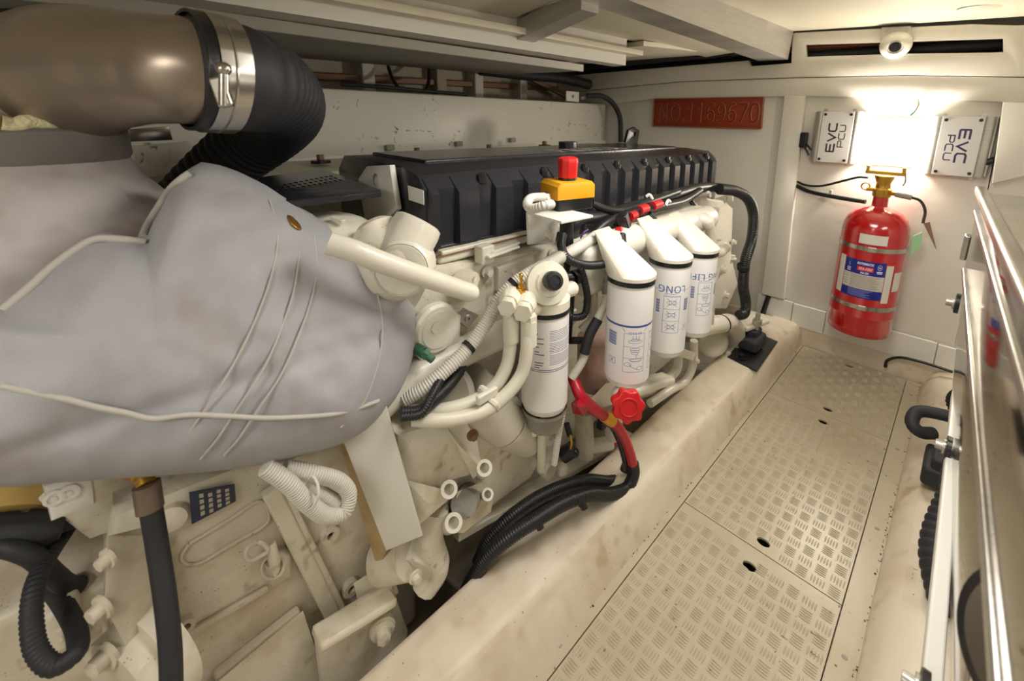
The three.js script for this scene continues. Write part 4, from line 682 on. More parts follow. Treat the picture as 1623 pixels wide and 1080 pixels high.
{
  const g = grp('exhaust_riser', 'grey exhaust riser with dark collar beneath the bronze elbow', 'pipe');
  const b = [-1.0777,.9923,.0903];
  part(g, 'riser_body', lathe([b[0], 0.84, b[2]], [0.02, 1, 0.02], [[0.2, 0], [0.2, 0.1], [0.185, 0.14], [0.15, 0.19], [0.128, 0.235], [0.125, 0.26]], 48), M.riser);
  part(g, 'collar', lathe([b[0], 1.065, b[2]], [0, 1, 0], [[0.128, 0], [0.134, 0.01], [0.134, 0.055], [0.128, 0.06], [0.118, 0.06]], 48), mat('#77726f', 0.5));
  const wl = []; for (let i = 0; i < 60; i++) { const a = i / 60 * 6.2832; wl.push([b[0] + (0.121 + 0.003 * noise(i, 1, 1)) * Math.cos(a), 1.132 + 0.005 * noise(i * 0.7, 2, 2), b[2] + (0.121 + 0.003 * noise(i, 5, 1)) * Math.sin(a)]); }
  part(g, 'insulation_wool', sweep([...wl, wl[0]], 0.0115, { rad: 8, seg: 160 }), M.wool, false, 'cream insulation wool');
  const e = grp('exhaust_elbow', 'brown bronze exhaust elbow curving from riser to black hose', 'elbow');
  part(e, 'elbow', sweep([[b[0], 1.09, b[2]], [b[0], 1.14, b[2]], [-1.0667,1.1786,.0477], [-1.0028,1.2066,.0031], [-.9271,1.2106,-.0454], [-.8597,1.2074,-.0906], [-.822,1.2042,-.1205], [-.8215,1.2022,-.1495]], [0.104, 0.106, 0.106, 0.1, 0.09, 0.081, 0.0765, 0.0755], { rad: 40, seg: 60 }), M.bronze);
  const h0 = [-.8196,1.2044,-.1113], h1 = [-.8303,1.199,-.1686], hd = sub(h1, h0);
  const h = grp('exhaust_hose', 'thick black corrugated exhaust hose bending down behind the lagging', 'hose');
  part(h, 'hose', sweep([h0, [-.8221,1.2027,-.1417], h1, [-.8926,1.1918,-.2201], [-.9794,1.1706,-.2713], [-1.085,1.1405,-.3006], [-1.198,1.0956,-.2885], [-1.2732,1.0426,-.239], [-1.3288,.9714,-.1743], [-1.3664,.8982,-.1124]], [0.08, 0.08, 0.078, 0.077, 0.076, 0.076, 0.074, 0.072, 0.07, 0.07], { corr: [0.024, 0.004], rad: 30 }), M.rubber);
  const c = grp('hose_clamp', 'steel band clamp joining bronze elbow and black hose', 'clamp');
  const cc = [-.8196,1.2025,-.1398];
  part(c, 'band', lathe(cc, hd, [[0.083, -0.02], [0.087, -0.02], [0.087, -0.004], [0.085, -0.002], [0.087, 0], [0.087, 0.02], [0.083, 0.02]], 56), M.steel);
  part(c, 'rubber_liner', lathe(cc, hd, [[0.08, -0.034], [0.085, -0.034], [0.085, 0.0], [0.08, 0.0]], 48), M.black);
  part(c, 'clamp_screw', [cyl(add([-.7056,1.1847,-.1326], [0, 0.018, 0]), add([-.7067,1.1702,-.1267], [0, -0.014, 0]), 0.006), ball(add([-.7056,1.1847,-.1326], [0, 0.018, 0]), 0.009), rbox([-.7109,1.1735,-.1279], [0.02, 0.04, 0.012], 0.004, [0, 0.8, 0.2])], M.steel);
}

// ---------- gearbox ----------
const gear = grp('gearbox', 'cream painted gearbox below the lagging with dirty bolted casings', 'gearbox');
{
  const S = [1, 0, 0];
  part(gear, 'main_case', slab([[-.8,.4396,.0995], [-.8,.5699,.0689], [-.8,.5631,-.0187], [-.8,.5488,-.1243], [-.8,.4185,-.1616], [-.8,-.044,-.2279], [-.8,-.3315,-.2013], [-.8,.1721,.1419]], 0.4, { bevel: 0.012 }), M.gear);
  part(gear, 'upper_case', slab([[-.86,.6012,.1412], [-.86,.6313,.0985], [-.86,.5624,-.0527], [-.86,.4388,-.2978], [-.86,.3452,-.2891], [-.86,.4833,-.0151], [-.86,.504,.1058]], 0.3, { bevel: 0.01 }), M.gear);
  part(gear, 'bell_housing', slab([[-.79,.5319,-.1198], [-.79,.5108,-.2749], [-.79,.0983,-.3568], [-.79,.021,-.3189], [-.79,.0485,-.2049], [-.79,.1896,-.1683]], 0.3, { bevel: 0.012 }), M.gear);
  part(gear, 'flange_rib', bar([-.785,.4939,-.1219], [-.785,.0715,-.2052], 0.03, 0.022, 0.006, new THREE.Vector3(1, 0, 0)), M.gear);
  part(gear, 'flange_rib', bar([-.782,.4914,-.138], [-.782,.0761,-.2204], 0.018, 0.01, 0.004, new THREE.Vector3(1, 0, 0)), M.gear);
  part(gear, 'side_box', hull([[-.74,.589,.0725], [-.73,.497,.0916], [-.73,.4129,.0824], [-.75,.3772,.0518], [-.78,.5161,.0251], [-.78,.5441,.0377], [-.84,.5132,.0823], [-.84,.3986,.1053], [-.84,.3018,.0948], [-.84,.2845,.058]]), M.gear);
  for (const [u, q] of [[0, [-.735,.4917,.0936]], [1, [-.74,.5562,.0777]], [2, [-.74,.407,.105]], [3, [-.74,.3444,.0618]]]) part(gear, 'case_bolt', bolt(q, [0.5, 0, 0.85], u ? 0.009 : 0.011), M.gear);
  // raised oval rim, dipstick ring, bosses
  const rim = [[-.798,.4614,-.0042], [-.798,.4484,.0075], [-.798,.431,.0067], [-.798,.4167,-.0063], [-.798,.4147,-.0591], [-.798,.4183,-.1121], [-.798,.4687,-.1062], [-.798,.4653,-.0565], [-.798,.4614,-.0042]];
  part(gear, 'recess_rim', sweep(rim, 0.003, { rad: 8, seg: 90 }), M.gear);
  part(gear, 'dipstick_ring', sweep([[-.77,.4181,-.0866], [-.765,.4225,-.0738], [-.762,.4106,-.0689], [-.762,.3966,-.0755], [-.765,.3904,-.0888], [-.77,.3862,-.1012], [-.77,.413,-.0927], [-.772,.4152,-.0848]], 0.004, { rad: 8, seg: 60 }), M.gear);
  part(gear, 'dipstick_neck', [cyl([-.78,.3886,-.1081], [-.765,.3548,-.1083], 0.009), lathe([-.785,.3358,-.1123], [0.6, 0.35, 0.4], [[0.021, -0.05], [0.021, 0.012], [0.017, 0.014], [0.016, 0.006], [0, 0.006]], 26)], M.gear);
  part(gear, 'dipstick_boss', hull([[-.79,.3481,-.0935], [-.79,.3265,-.1395], [-.79,.2801,-.132], [-.79,.2853,-.1025], [-.765,.3288,-.1052], [-.77,.3522,-.0981], [-.775,.3375,-.1288]]), M.gear);
  for (const [q, r] of [[[-.785,.3227,-.2083], .017], [[-.785,.1596,-.2349], .018], [[-.796,.3171,.0205], .013]]) { const b = part(gear, 'boss', lathe(q, S, [[r * 1.2, -0.01], [r, 0.006], [r * 0.45, 0.006], [r * 0.4, -0.004], [0, -0.004]], 24), M.gear); part(b, 'bore', lathe(q, S, [[r * 0.44, -0.003], [0, -0.003]], 12), M.dark); }
  part(gear, 'case_ridge', bar([-.795,.2981,.0275], [-.795,.2835,-.0962], 0.012, 0.008, 0.003, new THREE.Vector3(1, 0, 0)), M.gear);
  part(gear, 'case_ridge', bar([-.79,.1795,.0011], [-.79,.19,-.1388], 0.02, 0.02, 0.006, new THREE.Vector3(1, 0, 0)), M.gear);
  part(gear, 'lower_case', hull([[-.76,.2023,.0073], [-.77,.2091,-.1404], [-.75,.0661,-.1536], [-.75,-.0734,-.1391], [-.76,.0618,.0263], [-.85,.0901,.0082], [-.85,.1114,-.155], [-.9,-.3181,-.167]]), M.gear);
  const np = part(gear, 'rating_plate', slab([[-.79,.5574,-.0166], [-.79,.5332,-.0747], [-.79,.5001,-.0722], [-.79,.4997,-.0118]], 0.002, { bevel: 0 }), M.label, false, 'dark blue metal rating plate');
  const A = [-.789,.5581,-.0166], B = [-.789,.5339,-.0746], D = [-.789,.5005,-.0118], Cc = [-.789,.5009,-.0721];
  for (let i = 0; i < 4; i++) for (let j = 0; j < 4; j++) { const P = (s, t) => lerp(lerp(A, B, s), lerp(D, Cc, s), t), s = 0.2 + i * 0.19, t = 0.1 + j * 0.21 + (i % 2) * 0.05; part(np, 'plate_field', slab([P(s, t), P(s + 0.09, t), P(s + 0.09, t + 0.15), P(s, t + 0.15)], 0.0006, { bevel: 0 }), M.zinc); }
  part(gear, 'oval_cover', lathe([-.79,.5288,.0094], [1, 0.1, 0.2], [[0.02, -0.01], [0.02, 0.004], [0.017, 0.006], [0, 0.006]], 26), M.gear);
  part(gear, 'valve_block', slab([[-.8,.6625,.1241], [-.8,.6581,.0777], [-.8,.6024,.0822], [-.8,.6042,.1259]], 0.02, { bevel: 0.006 }), M.white);
  for (const q of [[-.799,.6403,.1163], [-.799,.6393,.1023]]) part(gear, 'valve_cap', lathe(q, S, [[0.011, 0], [0.011, 0.003], [0.007, 0.004], [0.007, 0.002], [0.003, 0.002], [0.003, 0.004], [0, 0.004]], 24), M.white);
  part(gear, 'filter_cup', lathe([-.93,.5806,.1771], [0.6, -0.5, 0.3], [[0.08, -0.1], [0.08, 0], [0.06, 0.02], [0, 0.025]], 30), mat('#b59a5a', 0.5, { map: 'cast' }));
  part(gear, 'pump_bracket', [rbox([-.86,.3969,.1175], [0.05, 0.08, 0.1], 0.014), rbox([-.85,.4127,.1355], [0.05, 0.085, 0.02], 0.008)], M.gear);
  part(gear, 'bracket_bolt', bolt([-.84,.3976,.143], [0.6, 0, 0.8], 0.011), M.gear);
  part(gear, 'coupling_flange', [lathe([-.74,.3458,.1023], [0.45, 0, 0.9], [[0.085, -0.06], [0.085, -0.03], [0.07, -0.03], [0.07, 0], [0, 0]], 36)], M.gear);
  for (const q of [[-.735,.4128,.1029], [-.73,.3582,.0613]]) part(gear, 'flange_bolt', bolt(q, [0.6, 0.1, 0.8], 0.013), M.gear);
  part(gear, 'underbody', [box(-1.2, -0.86, -0.2, 0.45, -0.42, 0.35, 0.02)], M.gear);
  // gearbox foot on the bearer
  part(gear, 'mount_bracket', [slab([[-.72,.1992,-.1454], [-.72,.1843,-.2151], [-.72,.1665,-.297], [-.72,.0133,-.3247], [-.72,-.0435,-.3083], [-.72,-.051,-.1934], [-.72,.0655,-.1429]], 0.02, { bevel: 0.006 }), bar([-.715,.192,-.143], [-.715,.1543,-.2935], 0.02, 0.05, 0.008, new THREE.Vector3(1, 0, 0))], M.gear);
  part(gear, 'foot_bolt', [lathe([-.715,.1005,-.2652], [1, 0.1, 0.3], [[0.026, 0], [0.026, 0.012], [0, 0.012]], 24), bolt(add([-.715,.1005,-.2652], [0.012, 0, 0.004]), [1, 0.1, 0.3], 0.015)], M.gear);
  part(gear, 'foot_web', hull([[-.76,.1972,-.2332], [-.74,.2123,-.3008], [-.73,.1232,-.3137], [-.74,.1124,-.2368], [-.85,-.0418,-.272], [-.85,.0844,-.2609], [-.85,.073,-.3455]]), M.gear);
  part(gear, 'stub_pipe', [cyl([-.76,.198,-.2966], [-.7,.2372,-.3321], 0.045, 0.045)], M.gear);
}
const gp = solo('guard_plate', slab([[-.7,.6667,-.2082], [-.66,.6614,-.2874], [-.63,.3493,-.3273], [-.66,.3393,-.2665]], 0.006, { bevel: 0.0015 }), M.white, 'flat white sheet guard hanging beside the flywheel housing', 'guard plate');
part(gp, 'inner_flange', slab([[-.74,.571,-.2244], [-.72,.5701,-.2461], [-.7,.2909,-.2854], [-.74,.2145,-.2797]], 0.005), mat('#b39a70', 0.5, { map: 'cast' }), false, 'tan inner flange');
// black hoses in front of the gearbox
{
  const g = grp('hydraulic_hose', 'straight black hose hanging in front of the gearbox', 'hose');
  part(g, 'hose', sweep([[-.7272,.6414,.0254], [-.7187,.6117,.0265], [-.7043,.5609,.0285], [-.6745,.504,.0314], [-.6477,.4494,.0367], [-.6249,.3971,.0453]], 0.0128), M.rubber);
  part(g, 'ferrule', cyl([-.7294,.6473,.0257], [-.7202,.6134,.0274], 0.0155), mat('#6e6258', 0.5, { map: 'bronze' }));
  part(g, 'fitting', [cyl([-.7485,.6588,.0267], [-.7291,.6456,.0259], 0.011), lathe([-.7517,.6631,.0285], [0, 1, 0], [[0.021, -0.006], [0.021, 0.012], [0, 0.012]], 6)], M.brass);
}
for (const [pts, r, label] of [
  [[[-.8829,.5623,.1793], [-.8723,.5581,.1554], [-.8746,.5458,.1325], [-.8895,.5323,.1083], [-.9052,.5201,.0843]], 0.0135, 'black hose leaving the steel band at the left edge toward the gearbox'],
  [[[-.8828,.5677,.2066], [-.8514,.5626,.1765], [-.8387,.5407,.1563], [-.8394,.494,.143], [-.8484,.4585,.1345], [-.8657,.4285,.118]], 0.0125, 'black hose running from the left edge to the cream bracket'],
  [[[-.9658,.5133,.0748], [-.9435,.5061,.113], [-.8934,.5111,.1336], [-.8375,.5237,.1459], [-.8017,.5207,.1546], [-.7702,.4977,.1594], [-.7446,.4696,.1572], [-.7259,.453,.1437], [-.7238,.4551,.1263], [-.764,.4465,.126], [-.8195,.4469,.1383], [-.8996,.4401,.163], [-.9739,.433,.1966]], 0.0112, 'black ribbed hose hanging in a long loop at lower left'],
  [[[-1.0637,.3532,.1675], [-1.037,.3645,.1369], [-1.0245,.3657,.0947]], 0.018, 'short black hose behind the looped hose'],
]) solo('coolant_hose', sweep(pts, r, r < 0.012 ? corr(0.006, 0.0007) : { rad: 20 }), M.rubber, label, 'hose', 'black hoses at lower left');
solo('rubber_reducer', lathe([-.8845,.5778,.205], sub([-.8726,.5591,.1583], [-.8845,.5778,.205]), [[0.027, 0], [0.026, 0.05], [0.022, 0.078], [0.016, 0.088], [0, 0.09]], 30), M.rubber, 'fat black rubber reducer at the left edge', 'reducer');
solo('hose_band', lathe([-.876,.563,.1692], sub([-.8726,.5591,.1583], [-.8845,.5778,.205]), [[0.0235, -0.006], [0.0265, -0.005], [0.0265, 0.005], [0.0235, 0.006]], 28), M.zinc, 'steel band around the fat rubber reducer at left edge', 'clamp');
solo('hose_band', lathe([-.8622,.4361,.1237], sub([-.8657,.4285,.118], [-.8484,.4585,.1345]), [[0.0125, -0.009], [0.0155, -0.008], [0.0155, 0.008], [0.0125, 0.009]], 28), M.zinc, 'steel band on the black hose at the cream bracket', 'clamp');
// coil of pale conduit under the lagging
for (const [pts, label] of [
  [[[-.66,.6388,-.1007], [-.65,.6022,-.1233], [-.645,.5475,-.1472], [-.645,.5065,-.1718], [-.645,.4952,-.1962], [-.65,.5167,-.2087], [-.655,.545,-.1997], [-.66,.5814,-.1653], [-.67,.613,-.1258]], 'pale corrugated conduit bent into a coil under the lagging'],
  [[[-.672,.6054,-.13], [-.665,.5803,-.1479], [-.66,.5373,-.1704], [-.658,.5086,-.1891]], 'cut end of pale corrugated conduit lying inside the coil'],
]) solo('conduit_coil', sweep(pts, 0.0125, { corr: [0.0045, 0.0012], rad: 16 }), M.conduit, label, 'conduit', 'pale conduits under the lagging');
solo('cable_tie', lathe([-.65,.5676,-.1473], [0.3, 0.4, 0.8], [[0.024, -0.002], [0.0255, -0.002], [0.0255, 0.002], [0.024, 0.002]], 24), M.white, 'white cable tie around the pale conduit coil', 'cable tie');

// ---------- tank and its shelf ----------
{
  const g = grp('fuel_tank', 'long white scuffed tank along the hull behind the engine', 'tank');
  part(g, 'tank_side', slab([[-1.7, 1.262, 0.7], [-1.7, 1.188, -2.35], [-1.7, 0.93, -2.35], [-1.7, 0.965, 0.7]], 0.32, { bevel: 0.012 }), M.tank);
  part(g, 'lower_flange', slab([[-1.69, 1.0, 0.7], [-1.69, 0.962, -2.35], [-1.69, 0.93, -2.35], [-1.69, 0.965, 0.7]], 0.02, { bevel: 0.003 }), M.tank);
  for (const q of [[-1.685,1.0013,-.8494], [-1.685,.9989,-1.1903], [-1.685,1.0007,-1.5254]]) part(g, 'flange_bolt', [rbox(q, [0.02, 0.022, 0.035], 0.003)], M.grey);
  part(g, 'end_bracket', slab([[-1.68,1.258,-1.9394], [-1.68,1.2543,-2.0521], [-1.68,1.1969,-2.0543], [-1.68,1.2025,-1.941]], 0.008, { holes: [[[-1.68,1.2281,-1.9958], 0.012]] }), M.white);
  part(g, 'vent_fitting', [cyl([-1.67,1.2185,-2.0645], [-1.67,1.2378,-2.1232], 0.01), lathe([-1.67,1.2339,-2.1113], [0, 0, -1], [[0.016, 0], [0.016, 0.012], [0, 0.012]], 6)], M.zinc);
  const s = grp('tank_shelf', 'narrow olive grey shelf between tank and engine cover', 'shelf');
  part(s, 'board', slab([[-1.35, 0.985, 0.4], [-1.35, 0.948, -2.0], [-1.68, 0.955, -2.2], [-1.68, 0.985, 0.4]], 0.03, { bevel: 0.003 }), M.olive);
  for (const q of [[-1.5,.9929,-.5112], [-1.5,.9945,-.8656], [-1.5,.9879,-1.2193], [-1.5,.9856,-1.5722]]) { const w = part(s, 'rubber_washer', lathe([q[0], q[1] - 0.006, q[2]], [0, 1, 0], [[0.03, -0.006], [0.03, 0.004], [0, 0.006]], 20), M.black); part(w, 'stud', lathe([q[0], q[1], q[2]], [0, 1, 0], [[0.012, 0], [0.012, 0.016], [0, 0.016]], 6), M.copper); }
  for (const [pts, r, label] of [
    [[[-1.66,1.2334,-2.0987], [-1.6,1.2301,-2.1726], [-1.58,1.1871,-2.2562], [-1.57,1.112,-2.314], [-1.56,.9579,-2.3251]], 0.015, 'black hose curving down from the tank fitting'],
    [[[-1.85,1.2547,-.7399], [-1.83,1.2464,-.9485], [-1.83,1.2395,-1.0712], [-1.83,1.2269,-1.3534]], 0.008, 'black cable lying along the top of the tank'],
    [[[-2,1.3522,-1.0282], [-1.95,1.2925,-1.0201], [-1.85,1.246,-.995]], 0.008, 'black cable dropping to the tank top, left one'],
    [[[-2,1.3578,-1.2493], [-1.95,1.3018,-1.215], [-1.85,1.245,-1.1362]], 0.009, 'black cable dropping to the tank top, right one'],
    [[[-1.9, 1.36, -1.5], [-1.9, 1.35, -1.8], [-1.85, 1.34, -2.1], [-1.8, 1.31, -2.3]], 0.03, 'thick black hose in the corner above the tank'],
    [[[-1.2,1.3036,.0838], [-1.2,1.3096,.0544], [-1.22,1.3133,.0168], [-1.25,1.3136,-.0418]], 0.014, 'black hose under the deckhead at upper left corner'],
  ]) solo('service_hose', sweep(pts, r), M.rubber, label, 'hose');
  solo('timber_batten', bar([-1.98, 1.34, -1.95], [-1.93, 1.22, -2.3], 0.03, 0.03), M.copper, 'brown batten sloping down in the corner above tank', 'batten');
  solo('foil_patch', slab([[-1.5,1.1037,-.0605], [-1.5,1.1095,-.1415], [-1.5,1.0732,-.1454], [-1.5,1.0725,-.0581]], 0.004), M.steel, 'crinkled foil patch behind the bronze elbow', 'foil');
  solo('torn_lining', slab([[-1.52,1.0604,-.0572], [-1.52,1.0672,-.1806], [-1.52,.9983,-.2138], [-1.52,.9359,-.1622], [-1.52,.9625,-.0857], [-1.52,1.0125,-.0498], [-1.52,1.0308,-.066]], 0.004), M.tank, 'torn white lining sheet behind the lagging', 'lining');
}

// ---------- things on the bulkhead ----------
{ // number board
  const g = grp('number_board', 'red brown carved board reading NO.1169670 on the bulkhead', 'sign');
  const A = [-1.3569,1.2143,-2.345], B = [-.7642,1.2129,-2.345], C = [-.7591,1.0617,-2.345], D = [-1.3545,1.0611,-2.345];
  part(g, 'board', slab([A, B, C, D], 0.02, { bevel: 0.002 }), M.sign);
  const e = [A, B, C, D]; for (let i = 0; i < 4; i++) part(g, 'edge_moulding', bar(add(e[i], [0, 0, 0.001]), add(e[(i + 1) % 4], [0, 0, 0.001]), 0.009, 0.006, 0.002), M.signedge);
  const thin = await new FontLoader().loadAsync('fonts/droid/droid_sans_regular.typeface.json');
  const number = (grow, depth) => {
    const q = new TextGeometry('NO.1169670', { font: thin, size: 0.098, depth, curveSegments: 8, bevelEnabled: grow > 0, bevelSize: grow, bevelThickness: 0.0005, bevelSegments: 1 });
    return q.translate(-0.008, 0, 0).scale(WIDE, 1, 1).translate(A[0] + 0.028, D[1] + 0.028, -2.3455);
  };
  const probe = new TextGeometry('NO.1169670', { font: thin, size: 0.098, depth: 0.001 }); probe.computeBoundingBox();
  const WIDE = 0.55 / (probe.boundingBox.max.x - probe.boundingBox.min.x), t = number(0, 0.0026);
  part(g, 'gilt_outline', number(0.0022, 0.001), mat('#b08a4c', 0.35, { metal: 0.4 }), false, 'gilt outline of the carved number');
  part(g, 'carved_number', t, mat('#7d2412', 0.4), false, 'carved number with gilt edges');
}
for (const [k, TL, TR, BR, BL, label, up] of [
  ['a', [-.5002,1.1581,-2.315], [-.3908,1.1499,-2.315], [-.384,.9157,-2.315], [-.4884,.9123,-2.315], 'left aluminium control unit, lettering reads upward', 1],
  ['b', [-.1136,1.1452,-2.315], [0.0054,1.1432,-2.315], [0.021,.8848,-2.315], [-.0963,.8912,-2.315], 'right aluminium control unit, lettering reads downward', -1],
]) {
  const g = grp('control_unit', label, 'control unit', 'lettered control units on the bulkhead');
  const cx = (TL[0] + TR[0] + BL[0] + BR[0]) / 4, cy = (TL[1] + TR[1] + BL[1] + BR[1]) / 4, w = 0.118, h = 0.225, r = (k === 'a' ? 0.0 : 0.0), z = -2.315;
  const put = (q) => q.applyMatrix4(new THREE.Matrix4().makeRotationZ(r)).translate(cx, cy, 0);
  part(g, 'body', put(box(-w / 2, w / 2, -h / 2, h / 2, ZB - 0.002, z, 0.003)), M.alu);
  for (const s of [-1, 1]) { part(g, 'side_fin', put(new THREE.CylinderGeometry(0.019, 0.019, h * 0.99, 20).translate(s * (w / 2 + 0.008), 0, z - 0.02)), M.alu); part(g, 'side_fin', put(box(s * (w / 2), s * (w / 2 + 0.034), -h / 2 + 0.002, h / 2 - 0.002, ZB - 0.002, z - 0.026, 0.003)), M.alu); }
  const face = canvasMat(384, 720, (x, W, H) => {
    x.fillStyle = '#cfcfce'; x.fillRect(0, 0, W, H); x.fillStyle = k === 'a' ? '#1b1a1c' : '#2a2052'; x.strokeStyle = x.fillStyle; x.lineCap = 'butt';
    x.translate(W / 2, H / 2); x.rotate(up > 0 ? -Math.PI / 2 : Math.PI / 2);
    const P = (pts, lw) => { x.lineWidth = lw; x.beginPath(); pts.forEach(([a, b], i) => (i ? x.lineTo : x.moveTo).call(x, a, b)); x.stroke(); };
    const glyph = (ch, X, Y, w2, h2, lw) => { const q = (l) => P(l.map(([a, b]) => [X + a * w2, Y + b * h2]), lw);
      if (ch === 'E') { q([[1, 0], [0.05, 0], [0, 0.1], [0, 0.9], [0.05, 1], [1, 1]]); q([[0, 0.5], [0.9, 0.5]]); } if (ch === 'V') q([[0, 0], [0.5, 1], [1, 0]]);
      if (ch === 'C') q([[1, 0], [0.2, 0], [0, 0.15], [0, 0.85], [0.2, 1], [1, 1]]); if (ch === 'P') q([[0, 1], [0, 0], [0.85, 0], [1, 0.12], [1, 0.45], [0.85, 0.57], [0, 0.57]]); if (ch === 'U') q([[0, 0], [0, 0.85], [0.2, 1], [0.8, 1], [1, 0.85], [1, 0]]); };
    ['E', 'V', 'C'].forEach((c, i) => glyph(c, -205 + i * 145, -90, 115, 95, 22)); ['P', 'C', 'U'].forEach((c, i) => glyph(c, -135 + i * 110, 45, 85, 70, 13));
  }, 0.35);
  part(g, 'lettered_face', put(new THREE.PlaneGeometry(w - 0.004, h - 0.004).translate(0, 0, z + 0.0006)), face, true, 'plate lettered EVC PCU');
  for (const sx of [-1, 1]) for (const sy of [-1, 1]) { part(g, 'screw', put(lathe([sx * (w / 2 - 0.012), sy * (h / 2 - 0.014), z], [0, 0, 1], [[0.006, 0], [0.006, 0.003], [0, 0.004]], 12)), M.black); part(g, 'lug_screw', put(lathe([sx * (w / 2 - 0.006), sy * (h / 2 + 0.004), z - 0.02], [0, 0, 1], [[0.007, 0], [0.007, 0.005], [0, 0.006]], 12)), M.zinc); }
}
solo('connector_plug', [rbox([-.5653,1.0154,-2.34], [0.03, 0.07, 0.03], 0.006), cyl([-.5506,.9992,-2.33], [-.5246,.9725,-2.32], 0.004), cyl([-.5601,.9929,-2.33], [-.5318,.9489,-2.32], 0.004)], M.black, 'black plug with stripped wires left of left control unit', 'plug');
solo('unit_cable', sweep([[0.0338,.9596,-2.34], [0.0565,.9708,-2.34], [0.0707,.9815,-2.335]], 0.012), M.loom, 'black cable leaving the right control unit', 'cable');
solo('lamp_wire', sweep([[-.1893,1.1915,-2.35], [-.1833,1.1718,-2.335], [-.1914,1.1426,-2.325], [-.2034,1.1229,-2.32], [-.2346,1.1226,-2.32], [-.261,1.1171,-2.33]], 0.0025), mat('#9c8b6a', 0.5), 'loose thin wire above the bulkhead lamp', 'wire');
solo('wire_sleeve', cyl([-.1914,1.1426,-2.325], [-.2005,1.1279,-2.322], 0.005), mat('#7fc0a8', 0.5), 'pale green sleeve on the loose lamp wire', 'sleeve');
{ // dome camera
  const g = grp('surveillance_camera', 'small white dome camera under the deckhead', 'camera');
  part(g, 'bracket', slab([[-.3432,1.4785,-2.33], [-.2504,1.4716,-2.33], [-.2433,1.3988,-2.33], [-.261,1.3627,-2.33], [-.3111,1.3668,-2.33], [-.3325,1.4027,-2.33]], 0.012, { bevel: 0.004 }), M.white);
  const c = [-.2874,1.4049,-2.3], d = [0.1, -0.35, 1];
  part(g, 'dome', lathe([c[0], c[1], -2.33], d, [[0.052, 0], [0.05, 0.015], [0.04, 0.03], [0.026, 0.038], [0.024, 0.036], [0, 0.036]], 36), M.white);
  part(g, 'lens', lathe(add([c[0], c[1], -2.33], V(d).normalize().toArray(), 0.036), d, [[0.02, 0], [0.018, 0.005], [0.008, 0.007], [0, 0.007]], 24), M.black);
  for (const q of [[-.327,1.4645,-2.329], [-.2578,1.4585,-2.329]]) part(g, 'screw', lathe(q, [0, 0, 1], [[0.006, 0], [0.006, 0.003], [0, 0.004]], 10), M.zinc);
}
solo('service_pipe', cyl([-2.0, 1.40, ZB - 0.06], [0.9, 1.385, ZB - 0.06], 0.026), M.rubber, 'black pipe behind the slot in the bulkhead beam', 'pipe');
solo('copper_cable', sweep([[-1.9, 1.45, ZB - 0.03], [-1.0, 1.447, ZB - 0.03], [-0.4, 1.428, ZB - 0.052], [0.1, 1.426, ZB - 0.052], [0.8, 1.424, ZB - 0.052]], 0.007), M.orange, 'orange cable above the black pipe in the bulkhead slot', 'cable');
solo('service_pipe', cyl([-1.9, 1.425, ZB + 0.035], [-0.83, 1.44, ZB + 0.035], 0.022), M.rubber, 'black pipe under the deckhead left of the aluminium beam', 'pipe');

